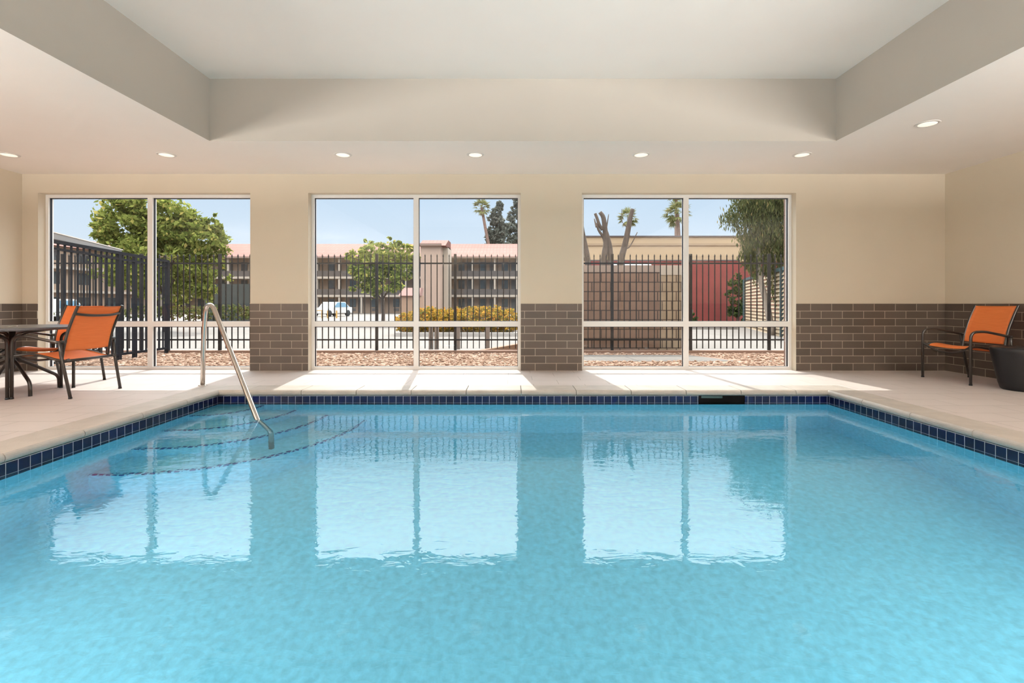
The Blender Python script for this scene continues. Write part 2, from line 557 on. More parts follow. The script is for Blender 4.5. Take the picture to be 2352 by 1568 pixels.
M['mosaic'] = brick_mat('blue_step_mosaic', (0.01, 0.06, 0.24), (0.02, 0.09, 0.30), (0.20, 0.60, 0.78), 0.05, 0.05, 0.008, 0.0, (0, 0), 'XY', rough=0.3, bump=0.1)

# ------------------------------------------------------------------ the room
XL, XR, YW, ZC, ZW = -6.90, 6.10, 6.81, 2.767, 0.945
XL_T, XR_T, YT, ZT = -3.39, 3.63, 5.42, 3.463
WIN = [(-6.675, -3.687), (-2.870, 0.123), (0.985, 4.000)]
ZHEAD = 2.503
PX0, PX1, PY0, PY1 = -3.212, 3.459, 0.75, 5.29       # pool basin
ZWATER = -0.141

# floor (deck) around the pool, under the coping
CW = 0.30
d = MB()
fx0, fx1, fy0, fy1 = PX0 - CW, PX1 + CW, PY0 - CW, PY1 + CW
d.box(XL, fx0, REAR_Y, 7.0, -0.2, 0)
d.box(fx1, XR, REAR_Y, 7.0, -0.2, 0)
d.box(fx0, fx1, REAR_Y, fy0, -0.2, 0)
d.box(fx0, fx1, fy1, 7.0, -0.2, 0)
struct(d.build('floor', M['deck']))

# back wall with three window openings
w = MB()
xs = [XL - 0.15] + [v for a in WIN for v in a] + [XR + 0.15]
for i in range(0, len(xs), 2):
    w.box(xs[i], xs[i + 1], YW, 7.0, 0, ZHEAD)
w.box(xs[0], xs[-1], YW, 7.0, ZHEAD, 3.6)
struct(w.build('wall_back', M['paint_beige']))
struct(MB().box(XL - 0.15, XL, REAR_Y, YW, 0, 3.6).build('wall_left', M['paint_beige']))
struct(MB().box(XR, XR + 0.15, REAR_Y, YW, 0, 3.6).build('wall_right', M['paint_beige']))
# rear wall behind the camera, with three window openings added to let in light
rw = MB()
rxs = [XL - 0.15, -6.1, -3.1, -1.8, 1.2, 2.5, 5.5, XR + 0.15]
for i in range(0, 8, 2):
    rw.box(rxs[i], rxs[i + 1], REAR_Y - 0.18, REAR_Y, 0, 2.5)
rw.box(rxs[0], rxs[-1], REAR_Y - 0.18, REAR_Y, 2.5, 3.6)
rw.box(rxs[0], rxs[-1], REAR_Y - 0.18, REAR_Y, 0, 0.2)
struct(rw.build('wall_rear', M['paint_beige']))

# ceiling: soffit ring and raised tray
c = MB()
c.box(XL, XL_T, REAR_Y, YW, ZC, 3.55)
c.box(XR_T, XR, REAR_Y, YW, ZC, 3.55)
c.box(XL_T, XR_T, YT, YW, ZC, 3.55)
c.box(XL_T, XR_T, REAR_Y, -2.0, ZC, 3.55)
c.box(XL_T, XR_T, -2.0, YT, ZT, 3.55)
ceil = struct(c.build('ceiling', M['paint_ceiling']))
ceil.data.materials.append(M['tray_shade'])
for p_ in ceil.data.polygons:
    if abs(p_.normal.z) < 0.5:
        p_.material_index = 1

# housings of the added uplights, out of view
for q_, (ux, uy, uz, ue, ul) in enumerate(ADDED_UPLIGHTS):
    u_ = empty('added_uplight', (ux, uy, uz))
    tag(u_, ul, 'ceiling light', 'added fill uplights out of view')
    MB().box(-1.05, 1.05, -0.14, 0.14, -0.07, -0.01).build('housing', M['white_trim'], u_)
    zt2 = (ZT if XL_T < ux < XR_T else ZC) - uz
    for sx_ in (-0.9, 0.9):
        MB().tube([(sx_, 0, -0.01), (sx_, 0, zt2 - 0.002)], 0.004, 6).build('cable', M['steel'], u_)

# tile wainscot on the walls, with a cream top strip
tt = 0.009
k = 1
for i in range(0, len(xs), 2):
    a, b = max(xs[i], XL), min(xs[i + 1], XR)
    o = MB().box(a, b, YW - tt, YW, 0, ZW).build('trim_%d' % k, M['tile_back']); struct(o); k += 1
    MB().box(a, b, YW - tt - 0.002, YW, ZW, ZW + 0.007).build('tile_edge_strip', M['tile_trim'], o)
for sx, x in ((1, XL), (-1, XR)):
    a, b = sorted((x, x + sx * tt))
    o = MB().box(a, b, REAR_Y, YW - tt, 0, ZW).build('trim_%d' % k, M['tile_side']); struct(o); k += 1
    a, b = sorted((x, x + sx * (tt + 0.002)))
    MB().box(a, b, REAR_Y, YW - tt, ZW, ZW + 0.007).build('tile_edge_strip', M['tile_trim'], o)

# windows: frame, gaskets, panes
for i, (a, b) in enumerate(WIN):
    y0, y1 = 6.92, 7.0
    mid = (a + b) / 2
    fr = MB()
    fw = 0.04
    t0, t1 = 0.615, 0.690
    top = ZHEAD - 0.045
    mw = 0.036
    for (ya, yb) in ((y0, 6.945), (6.975, y1)):
        fr.box(a, a + fw, ya, yb, 0, ZHEAD)
        fr.box(b - fw, b, ya, yb, 0, ZHEAD)
        fr.box(mid - mw, mid + mw, ya, yb, 0.04, top)
        fr.box(a + fw, b - fw, ya, yb, 0, 0.042)
        fr.box(a + fw, b - fw, ya, yb, top, ZHEAD)
        fr.box(a + fw, mid - mw, ya, yb, t0, t1)
        fr.box(mid + mw, b - fw, ya, yb, t0, t1)
    fo = struct(fr.build('window_%d' % (i + 1), M['white_frame']))
    g = MB()
    gi = 0.006
    for (xa, xb) in ((a + fw, mid - mw), (mid + mw, b - fw)):
        for (za, zb) in ((0.042, t0), (t1, top)):
            g.box(xa - gi, xa + gi, 6.945, 6.975, za, zb)
            g.box(xb - gi, xb + gi, 6.945, 6.975, za, zb)
            g.box(xa - gi, xb + gi, 6.945, 6.975, za - gi, za + gi * 0.8)
            g.box(xa - gi, xb + gi, 6.945, 6.975, zb - gi * 1.6, zb + gi)
    g.build('black_gasket', M['gasket'], fo)
    for (xa, xb) in ((a + fw, mid - mw), (mid + mw, b - fw)):
        for (za, zb) in ((0.042, t0), (t1, top)):
            MB().box(xa, xb, 6.958, 6.962, za, zb).build('pane', M['glass'], fo)
# added rear windows, out of view, letting in light from the sky
for i in range(3):
    a, b = rxs[1 + 2 * i], rxs[2 + 2 * i]
    fr = MB()
    for (xa, xb) in ((a, a + 0.05), (b - 0.05, b), ((a + b) / 2 - 0.035, (a + b) / 2 + 0.035)):
        fr.box(xa, xb, REAR_Y - 0.12, REAR_Y - 0.05, 0.2, 2.5)
    fr.box(a, b, REAR_Y - 0.12, REAR_Y - 0.05, 0.2, 0.25)
    fr.box(a, b, REAR_Y - 0.12, REAR_Y - 0.05, 2.45, 2.5)
    fo = struct(fr.build('window_%d' % (i + 4), M['white_frame']))
    MB().box(a, b, REAR_Y - 0.087, REAR_Y - 0.083, 0.2, 2.5).build('pane', M['glass'], fo)

# exterior stone pilaster beside window 3
pil = MB()
for j in range(6):
    pil.box(3.995, 4.6, 7.002, 7.105, -0.06 + j * 0.46, -0.06 + (j + 1) * 0.46 - 0.006)
tag(pil.build('stone_pilaster', M['pink_stucco']), 'pinkish stone pilaster outside, along the edge of the far window', 'pilaster')

# ------------------------------------------------------------------ the pool
zf = -1.30
p = MB()
th = 0.15
p.box(PX0 - th, PX1 + th, PY0 - th, PY1 + th, zf - 0.2, zf)
p.box(PX0 - th, PX0, PY0, PY1, zf, -0.062)
p.box(PX1, PX1 + th, PY0, PY1, zf, -0.062)
p.box(PX0 - th, PX1 + th, PY1, PY1 + th, zf, -0.062)
p.box(PX0 - th, PX1 + th, PY0 - th, PY0, zf, -0.062)
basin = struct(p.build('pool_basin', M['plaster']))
for plx, ply, plz, pdx, pdy, pll in ADDED_POOL_LIGHTS:
    nl = empty('added_underwater_light', (plx - pdx * 0.035, ply - pdy * 0.035, plz), 0 if pdy else math.pi / 2)
    tag(nl, pll, 'pool light', 'added unseen pool lights')
    rg = MB().lathe([(0.175, 0.0), (0.20, 0.0), (0.20, 0.02), (0.175, 0.02)], seg=32)
    rg.v = [(a_, c_ * (1 if (pdy or pdx < 0) else -1), b_) for a_, b_, c_ in rg.v]
    rg.build('steel_ring', M['steel'], nl)
# navy waterline tile
zb0, zb1 = -0.22, -0.0605
SK = (2.04, 2.545)
tb = MB()
tb.box(PX0, SK[0], PY1 - 0.006, PY1, zb0, zb1)
tb.box(SK[1], PX1, PY1 - 0.006, PY1, zb0, zb1)
tb.box(PX0, PX1, PY0, PY0 + 0.006, zb0, zb1)
struct(tb.build('trim_7', M['navy_x']))
ts = MB()
ts.box(PX0, PX0 + 0.006, PY0 + 0.006, PY1 - 0.006, zb0, zb1)
ts.box(PX1 - 0.006, PX1, PY0 + 0.006, PY1 - 0.006, zb0, zb1)
struct(ts.build('trim_8', M['navy_y']))

# bullnose coping, in 0.6 m stones
def coping():
    m = MB()
    ov, h = 0.018, 0.060
    prof = [(-CW, 0.0), (0.0, 0.0)]
    for q in range(1, 8):
        an = math.pi / 2 - math.pi * q / 8
        prof.append((ov - 0.026 + 0.026 * math.cos(an), -h / 2 + h / 2 * math.sin(an)))
    prof += [(-0.008, -h), (-CW, -h)]
    prof = [(q, z) for q, z in prof]
    def run(origin, along, inward, L0, L1, joints):
        o_, al, iw = Vector(origin), Vector(along), Vector(inward)
        cuts = [L0] + [j for j in joints if L0 + 0.05 < j < L1 - 0.05] + [L1]
        for q in range(len(cuts) - 1):
            a_, b_ = cuts[q] + 0.003, cuts[q + 1] - 0.003
            pts = [o_ + al * a_ + iw * u + Vector((0, 0, z)) for u, z in prof]
            m.prism(pts, al * (b_ - a_), smooth=False)
    js = [0.6 * q + 0.1 for q in range(-20, 20)]
    run((0, PY1, 0), (1, 0, 0), (0, -1, 0), PX0 - CW, PX1 + CW, js)
    run((0, PY0, 0), (1, 0, 0), (0, 1, 0), PX0 - CW, PX1 + CW, js)
    js2 = [0.57 * q + 0.2 for q in range(-5, 20)]
    run((PX0, 0, 0), (0, 1, 0), (1, 0, 0), PY0 + 0.0, PY1 - 0.0, js2)
    run((PX1, 0, 0), (0, 1, 0), (-1, 0, 0), PY0 + 0.0, PY1 - 0.0, js2)
    return struct(m.build('trim_9', M['coping'], bevel=0.002))
coping()

# water surface
wm = MB()
nx, ny = 1, 1
wm.add([(PX0, PY0, ZWATER), (PX1, PY0, ZWATER), (PX1, PY1, ZWATER), (PX0, PY1, ZWATER)], [(0, 1, 2, 3)])
wo = wm.build('pool_water', M['water'])
tag(wo, 'clear turquoise water filling the indoor pool', 'water', kind='stuff')

# curved steps in the corner below the handrail
stp = MB()
noz = MB()
R_S = [(0.50, -0.275), (0.85, -0.50), (1.20, -0.71), (1.62, -0.90)]
prev = 0
for R_, zt in R_S:
    N = 24
    arc = [(PX0 + R_ * math.sin(math.pi / 2 * q / N), PY1 - R_ * math.cos(math.pi / 2 * q / N)) for q in range(N + 1)]
    inner = [(PX0 + prev * math.sin(math.pi / 2 * q / N), PY1 - prev * math.cos(math.pi / 2 * q / N)) for q in range(N + 1)] if prev else None
    for q in range(N):
        if inner:
            quad = [arc[q], arc[q + 1], inner[q + 1], inner[q]]
        else:
            quad = [arc[q], arc[q + 1], (PX0, PY1)]
        stp.prism([(a_, b_, zf) for a_, b_ in quad], (0, 0, zt - zf))
        r1, r0 = R_ - 0.004, R_ - 0.052
        f1 = (R_ + 0.003) / R_; f0 = (R_ - 0.035) / R_
        def sc(pnt, f_): return (PX0 + (pnt[0] - PX0) * f_, PY1 + (pnt[1] - PY1) * f_)
        nq = [sc(arc[q], f1), sc(arc[q + 1], f1), sc(arc[q + 1], f0), sc(arc[q], f0)]
        noz.prism([(a_, b_, zt - 0.018) for a_, b_ in nq], (0, 0, 0.021))
    prev = R_
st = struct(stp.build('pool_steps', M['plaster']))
noz.build('blue_nosing_tiles', M['mosaic'], st)

# skimmer opening in the far waterline
sk = empty('pool_skimmer', (sum(SK) / 2, PY1 - 0.004, -0.10))
tag(sk, 'black skimmer mouth in the navy tile of the far pool edge', 'skimmer')
def loc_part(mb, name, m_, par, **kw):
    """build in world coordinates, parented to an empty"""
    L = par.location
    mb.v = [(a_ - L[0], b_ - L[1], c_ - L[2]) for a_, b_, c_ in mb.v]
    return mb.build(name, m_, par, **kw)
loc_part(MB().box(SK[0], SK[1], PY1 - 0.003, PY1 - 0.0005, zb0, zb1), 'dark_throat', M['pool_black'], sk)
loc_part(MB().box(SK[0] + 0.03, SK[0] + 0.26, PY1 - 0.0055, PY1 - 0.0032, -0.088, -0.064), 'weir_flap', M['pool_flap'], sk)

# handrail
hd = Vector((0.75, -0.66, 0)).normalized()
h0 = Vector((-3.57, 5.58, 0))
def hr(s_, z): return h0 + hd * s_ + Vector((0, 0, z))
ts_ = 1.0
path = fillet([hr(0, -0.01), hr(0.03, 0.55), hr(0.115, 0.925), hr(0.33, 0.935), hr(1.56, ZWATER), hr(1.87, -0.40), hr(1.88, -0.895)],
              [0.2, 0.10, 0.11, 0.02, 0.07])
hroot = empty('pool_handrail', h0[:])
tag(hroot, 'bent stainless steel handrail rising from the deck and dropping into the pool steps', 'handrail')
loc_part(MB().tube(path, 0.0242, 20), 'rail_tube', M['steel'], hroot)
loc_part(MB().lathe([(0.045, 0), (0.045, 0.004), (0.028, 0.012)], h0.x, h0.y, 28), 'escutcheon_plate', M['steel'], hroot)

# ------------------------------------------------------------------ recessed ceiling lights
def downlight():
    r = empty('recessed_downlight', (0, 0, 0))
    MB().lathe([(0.078, -0.004), (0.080, -0.006), (0.100, -0.004), (0.106, 0.0)], seg=40).build('trim_ring', M['white_trim'], r)
    MB().lathe([(0.079, -0.0065), (0.060, -0.0075), (0.0, -0.008)], seg=40).build('frosted_lens', M['lens'], r)
    return r
d0 = downlight()
LIGHTS = [(-6.16, 5.92, 'recessed downlight at the cut edge of the ceiling above the patio table'),
          (-4.23, 5.92, 'recessed downlight above the window with the tree, before the tray corner'),
          (-2.07, 5.92, 'recessed downlight over the left half of the middle window'),
          (-0.448, 5.92, 'recessed downlight over the right half of the middle window'),
          (1.58, 5.92, 'recessed downlight over the block wall pane of the far window'),
          (3.55, 5.92, 'recessed downlight under the tray corner by the far window'),
          (4.21, 4.90, 'largest recessed downlight, alone on the side soffit toward the black drum table')]
for i, (x, y, *lb) in enumerate(LIGHTS):
    o = d0 if i == 0 else copy_tree(d0)
    o.location = (x, y, ZC)
    tag(o, lb[0] if lb else 'recessed downlight in the soffit behind the camera side', 'ceiling light', 'recessed downlights in the soffit')

# ------------------------------------------------------------------ chairs
def make_chair():
    """sling chair, faces +Y, origin on the floor between the legs"""
    r = empty('sling_chair')
    yf, yr = 0.285, -0.285
    wf, wr = 0.325, 0.292
    R = 0.0145
    def sx(y): return wr + (wf - wr) * (y - yr) / (yf - yr)
    for s in (-1, 1):
        # one tube: front leg, bend, arm, down to the rear leg
        arm = fillet([(s * wf, yf, 0), (s * wf, yf - 0.002, 0.615), (s * (wf + 0.005), yf - 0.16, 0.622), (s * (wr + 0.03), -0.12, 0.572), (s * (wr + 0.022), -0.195, 0.556)], [0.12, 0.05, 0.05])
        MB().tube(arm, R, 14, flat=1.0).build('arm_and_front_leg', M['bronze'], r)
        rear = fillet([(s * (wr + 0.022), -0.190, 0.566), (s * (wr + 0.012), -0.205, 0.40), (s * wr, yr, 0.0)], 0.06)
        MB().tube(rear, R, 14).build('rear_leg', M['bronze'], r)
        for fx_, fy_ in ((s * wf, yf), (s * wr, yr + 0.003)):
            MB().lathe([(0.0165, 0.0), (0.0165, 0.012), (0.0152, 0.018)], fx_, fy_, 16).build('glide', M['drum'], r)
        # seat rail (S curve) and back rail
        xs_ = s * 0.262
        seat = spline([(s * (wf - 0.012), yf - 0.005, 0.425), (s * 0.285, yf - 0.05, 0.432), (xs_, 0.14, 0.437), (xs_, 0.0, 0.412), (xs_, -0.10, 0.385), (xs_, -0.19, 0.372), (xs_, -0.24, 0.385)], 5)
        MB().tube(seat, 0.0125, 12).build('seat_rail', M['bronze'], r)
        back = spline([(xs_, -0.165, 0.385), (xs_, -0.185, 0.50), (xs_, -0.215, 0.63), (xs_, -0.27, 0.78), (xs_, -0.325, 0.905), (xs_, -0.335, 0.925)], 5)
        MB().tube(back, 0.0135, 12).build('back_rail', M['bronze'], r)
        MB().tube([(s * 0.255, -0.196, 0.56), (s * 0.318, -0.196, 0.56)], 0.017, 14).build('pivot_bolt', M['bronze'], r)
    # front bowed stretcher, rear cross bar, back brace
    MB().tube(spline([(-wf, yf, 0.448), (-0.24, yf - 0.01, 0.40), (-0.1, yf - 0.015, 0.358), (0.1, yf - 0.015, 0.358), (0.24, yf - 0.01, 0.40), (wf, yf, 0.448)], 6), 0.0115, 12).build('front_stretcher', M['bronze'], r)
    MB().tube([(-wr - 0.005, -0.215, 0.372), (wr + 0.005, -0.215, 0.372)], 0.013, 12).build('rear_cross_bar', M['bronze'], r)
    MB().tube(spline([(-0.262, -0.302, 0.842), (-0.14, -0.330, 0.826), (0, -0.340, 0.822), (0.14, -0.330, 0.826), (0.262, -0.302, 0.842)], 5), 0.010, 12, flat=1.3).build('back_brace', M['bronze'], r)
    # slings, thin curved sheets
    def sling(prof, sag):
        NX = 10
        m_ = MB()
        tck = 0.003
        vs = []
        for (y, z, ny_, nz_) in prof:
            for q in range(NX + 1):
                u = -1 + 2 * q / NX
                k_ = sag * (1 - u * u)
                vs.append((u * 0.252, y - ny_ * k_, z - nz_ * k_))
        nP = len(prof)
        top_ = vs
        bot = []
        for i_, (y, z, ny_, nz_) in enumerate(prof):
            for q in range(NX + 1):
                v_ = vs[i_ * (NX + 1) + q]
                bot.append((v_[0], v_[1] - ny_ * tck, v_[2] - nz_ * tck))
        allv = top_ + bot
        n0 = len(vs)
        fs = []
        W = NX + 1
        for i_ in range(nP - 1):
            for q in range(NX):
                a_ = i_ * W + q
                fs.append((a_, a_ + 1, a_ + W + 1, a_ + W))
                fs.append((n0 + a_, n0 + a_ + W, n0 + a_ + W + 1, n0 + a_ + 1))
        for i_ in range(nP - 1):
            for q in (0, NX):
                a_ = i_ * W + q
                fs.append((a_, a_ + W, n0 + a_ + W, n0 + a_))
        for i_ in (0, nP - 1):
            for q in range(NX):
                a_ = i_ * W + q
                fs.append((a_, n0 + a_, n0 + a_ + 1, a_ + 1))
        m_.add(allv, fs, True)
        return m_
    def prof(points):
        P = spline(points, 5)
        out = []
        for i_ in range(len(P)):
            a_, b_ = P[max(0, i_ - 1)], P[min(len(P) - 1, i_ + 1)]
            t_ = (b_ - a_).normalized()
            out.append((P[i_].y, P[i_].z, -t_.z if False else -t_.z, t_.y))
        return out
    ps = prof([(0, 0.265, 0.418), (0, 0.235, 0.440), (0, 0.14, 0.445), (0, 0.0, 0.420), (0, -0.10, 0.395), (0, -0.17, 0.382)])
    ps = [(y, z, 0.0, 1.0) for y, z, _, _ in ps]
    sling(ps, 0.012).build('seat_sling', M['sling'], r)
    pb = prof([(0, -0.178, 0.470), (0, -0.20, 0.58), (0, -0.235, 0.70), (0, -0.28, 0.81), (0, -0.328, 0.918)])
    pb = [(y, z, 0.95, 0.3) for y, z, _, _ in pb]
    sling(pb, 0.012).build('back_sling', M['sling'], r)
    return r
ch0 = make_chair()
def place_chair(x, y, ang, label, group, first=False):
    o = ch0 if first else copy_tree(ch0)
    o.location = (x, y, 0)
    o.rotation_euler = (0, 0, math.radians(ang))
    return tag(o, label, 'chair', group)
G1 = 'orange sling chairs around the patio table'
# facing -X is a +90 degree turn from +Y
place_chair(5.572, 5.90, 90, 'orange sling armchair alone against the tiled side wall beside the black drum table', None, True)
place_chair(-4.655, 5.10, 88, 'orange sling armchair seen from behind with its back toward the pool', G1)
place_chair(-5.365, 5.735, 176, 'orange sling armchair standing before the window, facing the pool', G1)
place_chair(-5.29, 4.47, 1, 'orange sling armchair nearest the camera, mostly cut off, only an arm and front leg showing', G1)
place_chair(-5.94, 5.10, -90, 'orange sling armchair beyond the table, cut off, against the tiled side wall', G1)

# patio table
t = empty('patio_table', (-5.27, 5.10, 0), math.radians(-25))
tag(t, 'round dark metal patio table among the four orange chairs', 'table')
MB().lathe([(0.0, 0.672), (0.52, 0.672), (0.548, 0.674), (0.552, 0.680), (0.552, 0.698), (0.548, 0.703), (0.535, 0.7045), (0.0, 0.7045)], seg=64).build('tabletop', mat('speckled_bronze_tabletop', (0.07, 0.07, 0.075), 0.3, var=0.15, scale=80), t)
MB().lathe([(0.030, 0.7045), (0.045, 0.7045), (0.045, 0.709), (0.030, 0.709)], seg=30).build('umbrella_ring', M['steel'], t)
MB().lathe([(0.028, 0.26), (0.028, 0.672)], seg=20).build('column', M['bronze'], t)
for q in range(4):
    an = math.pi / 2 * q
    ca, sa = math.cos(an), math.sin(an)
    pth = fillet([(ca * 0.02, sa * 0.02, 0.36), (ca * 0.12, sa * 0.12, 0.31), (ca * 0.385, sa * 0.385, 0.135), (ca * 0.39, sa * 0.39, 0.0)], [0.04, 0.05])
    MB().tube(pth, 0.0165, 14).build('leg', M['bronze'], t)
    MB().tube(fillet([(ca * 0.02, sa * 0.02, 0.55), (ca * 0.1, sa * 0.1, 0.63), (ca * 0.40, sa * 0.40, 0.667)], 0.05), 0.010, 10).build('brace', M['bronze'], t)

# black drum side table
dr = MB().lathe([(0.0, 0.0), (0.165, 0.0), (0.180, 0.012), (0.200, 0.08), (0.232, 0.25), (0.262, 0.415), (0.268, 0.445), (0.262, 0.462), (0.245, 0.468), (0.0, 0.468)], seg=64)
o = dr.build('drum_side_table', M['drum'])
o.location = (5.58, 5.28, 0)
tag(o, 'round tapered matte black drum table at the frame edge beside the orange chair', 'side table')

# ------------------------------------------------------------------ outside: ground
def plane_box(name, x0, x1, y0, y1, z0, z1, m_, slope=None):
    return MB().box(x0, x1, y0, y1, z0, z1).build(name, m_)
gr = plane_box('gravel_bed', -14, 12, 7.0, 9.70, -0.30, -0.055, M['gravel'])
struct(gr)
rnd = np.random.RandomState(5)
def stones(n, x0, x1, y0, y1, z, smin, smax):
    phi = (1 + 5 ** 0.5) / 2
    ico = np.array([(-1, phi, 0), (1, phi, 0), (-1, -phi, 0), (1, -phi, 0), (0, -1, phi), (0, 1, phi), (0, -1, -phi), (0, 1, -phi), (phi, 0, -1), (phi, 0, 1), (-phi, 0, -1), (-phi, 0, 1)], float)
    ico /= np.linalg.norm(ico[0])
    fc = np.array([(0, 11, 5), (0, 5, 1), (0, 1, 7), (0, 7, 10), (0, 10, 11), (1, 5, 9), (5, 11, 4), (11, 10, 2), (10, 7, 6), (7, 1, 8), (3, 9, 4), (3, 4, 2), (3, 2, 6), (3, 6, 8), (3, 8, 9), (4, 9, 5), (2, 4, 11), (6, 2, 10), (8, 6, 7), (9, 8, 1)])
    V = ico[None] * (1 + 0.25 * rnd.randn(n, 12, 1))
    s_ = rnd.uniform(smin, smax, (n, 1, 1)) * np.stack([rnd.uniform(.8, 1.3, n), rnd.uniform(.6, 1.0, n), rnd.uniform(.35, .6, n)], 1)[:, None]
    V = V * s_
    a_ = rnd.uniform(0, 6.28, n)
    ca, sa = np.cos(a_)[:, None], np.sin(a_)[:, None]
    x, y = V[..., 0] * ca - V[..., 1] * sa, V[..., 0] * sa + V[..., 1] * ca
    P = np.stack([x + rnd.uniform(x0, x1, n)[:, None], y + rnd.uniform(y0, y1, n)[:, None], V[..., 2] + z + rnd.uniform(-.006, .012, n)[:, None]], -1)
    Fc = fc[None] + (np.arange(n) * 12)[:, None, None]
    return P.reshape(-1, 3), Fc.reshape(-1, 3)
def np_mesh(name, P, Fc, m_, parent=None, smooth=False):
    me = bpy.data.meshes.new(name)
    nv, nf, kk = len(P), len(Fc), Fc.shape[1]
    me.vertices.add(nv)
    me.vertices.foreach_set('co', P.astype(np.float32).ravel())
    me.loops.add(nf * kk)
    me.loops.foreach_set('vertex_index', Fc.astype(np.int32).ravel())
    me.polygons.add(nf)
    me.polygons.foreach_set('loop_start', np.arange(0, nf * kk, kk, dtype=np.int32))
    me.update(calc_edges=True)
    me.validate()
    me.materials.append(m_)
    o_ = bpy.data.objects.new(name, me)
    COL.objects.link(o_)
    if parent is not None:
        o_.parent = parent
    return o_
P, Fc = stones(8500, -8.2, 5.2, 7.08, 9.66, -0.052, 0.018, 0.042)
# the concrete pad in front of the block wall stays clear
ctr = P.reshape(-1, 12, 3).mean(1)
keep = ~((ctr[:, 0] > 0.9) & (ctr[:, 0] < 3.95 - (ctr[:, 1] - 8.6) * 0.5) & (ctr[:, 1] > 8.35) & (ctr[:, 1] < 9.35))
P = P.reshape(-1, 12, 3)[keep].reshape(-1, 3)
Fc = Fc[:len(P) // 12 * 20]
tag(np_mesh('gravel', P, Fc, M['stone']), 'pink and tan gravel stones in the strip between windows and picket fence', 'gravel', kind='stuff')
struct(MB().prism([(0.6, 8.35, -0.06), (3.9, 8.35, -0.06), (3.4, 9.35, -0.06), (0.6, 9.35, -0.06)], (0, 0, 0.012)).build('concrete_pad', M['concrete']))
struct(plane_box('trim_10', -14, 12, 9.70, 9.86, -0.30, 0.0, M['kerb_brick']))
struct(plane_box('sidewalk', -40, 40, 9.86, 10.45, -0.30, -0.045, M['white_concrete']))
lot = MB()
lot.add([(-120, 10.45, -0.075), (60, 10.45, -0.075), (60, 24, -0.13), (-120, 24, -0.13), (60, 70, -0.52), (-120, 70, -0.52), (120, 140, -0.6), (-160, 140, -0.6)], [(0, 1, 2, 3), (3, 2, 4, 5), (5, 4, 6, 7)])
struct(lot.build('parking_lot', M['concrete']))

# ------------------------------------------------------------------ outside: iron picket fence
FY = 9.80
fence = empty('picket_fence', (0, FY, 0))
tag(fence, 'long black iron picket fence with spear tips behind all three windows', 'fence')
posts = [0.1125 * 0 + at(505 + 180.2 * q, FY) for q in range(-3, 9)]
def spear(x, y):
    m_ = MB()
    h_ = 0.0085
    m_.box(x - h_, x + h_, y - h_, y + h_, 0.036, 1.90)
    m_.add([(x - .013, y - .013, 1.905), (x + .013, y - .013, 1.905), (x + .013, y + .013, 1.905), (x - .013, y + .013, 1.905), (x, y, 1.955), (x, y, 1.885)],
           [(0, 1, 4), (1, 2, 4), (2, 3, 4), (3, 0, 4), (1, 0, 5), (2, 1, 5), (3, 2, 5), (0, 3, 5)])
    return m_
for px_ in posts:
    MB().box(px_ - 0.026, px_ + 0.026, -0.026, 0.026, -0.07, 1.95).build('post', M['black_metal'], fence, bevel=0.003)
MB().box(posts[0], posts[-1], -0.016, 0.016, 1.745, 1.775).build('top_rail', M['black_metal'], fence)
MB().box(posts[0], posts[-1], -0.016, 0.016, 0.198, 0.228).build('bottom_rail', M['black_metal'], fence)
base_pk = spear(0, 0).build('picket', M['black_metal'], fence)
cands = []
for q in range(len(posts) - 1):
    for j in range(1, 13):
        cands.append(posts[q] + (posts[q + 1] - posts[q]) * j / 13)
def seen(x):
    px = 1176 + x * F / FY
    return 345 < px < 575 or 718 < px < 1194 or 1338 < px < 1812
vis = [x for x in cands if seen(x)]
hid = [x for x in cands if not seen(x)]
extra = [x for x in hid if 1176 + x * F / FY > 118 and 1176 + x * F / FY < 345]
vis = (vis + extra[::-1])[:100]
hid = [x for x in cands if x not in vis]
for i, x in enumerate(vis):
    if i == 0:
        o = base_pk
    else:
        o = base_pk.copy(); COL.objects.link(o); o.parent = fence
    o.location = (x, 0, 0)
hm = MB()
for x in hid:
    s_ = spear(x, 0)
    hm.add(s_.v, s_.f)
hm.build('further_pickets', M['black_metal'], fence)['kind'] = 'stuff'

# side fence running from the building to the picket fence
sf = empty('side_bar_fence', (-6.93, 8.4, 0))
tag(sf, 'tall navy-black bar fence running from the building out to the picket fence corner', 'fence')
def ztop(y): return 1.865 + (1.765 - 1.865) * (y - 7.1) / 2.7
for y, w_ in ((8.52, 0.032), (8.88, 0.028), (9.72, 0.035)):
    loc_part(MB().box(-6.93 - w_, -6.93 + w_, y - w_, y + w_, -0.07, ztop(y)), 'post', M['navy_metal'], sf)
y = 7.16
while y < 9.65:
    if all(abs(y - q) > 0.08 for q in (8.52, 8.88, 9.72)):
        loc_part(MB().box(-6.94, -6.92, y - 0.012, y + 0.012, 0.03, ztop(y)), 'bar', M['navy_metal'], sf)
    y += 0.111
for za, dz in ((0.0, 0.05), (-0.10, 0.035), (-1.86, 0.04)):
    zz = [ztop(7.0) + za, ztop(9.75) + za]
    if za < -1:
        zz = [0.03, 0.03]
    loc_part(MB().prism([(-6.96, 7.02, zz[0]), (-6.96, 9.75, zz[1]), (-6.96, 9.75, zz[1] + dz), (-6.96, 7.02, zz[0] + dz)], (0.06, 0, 0)), 'rail', M['navy_metal'], sf)
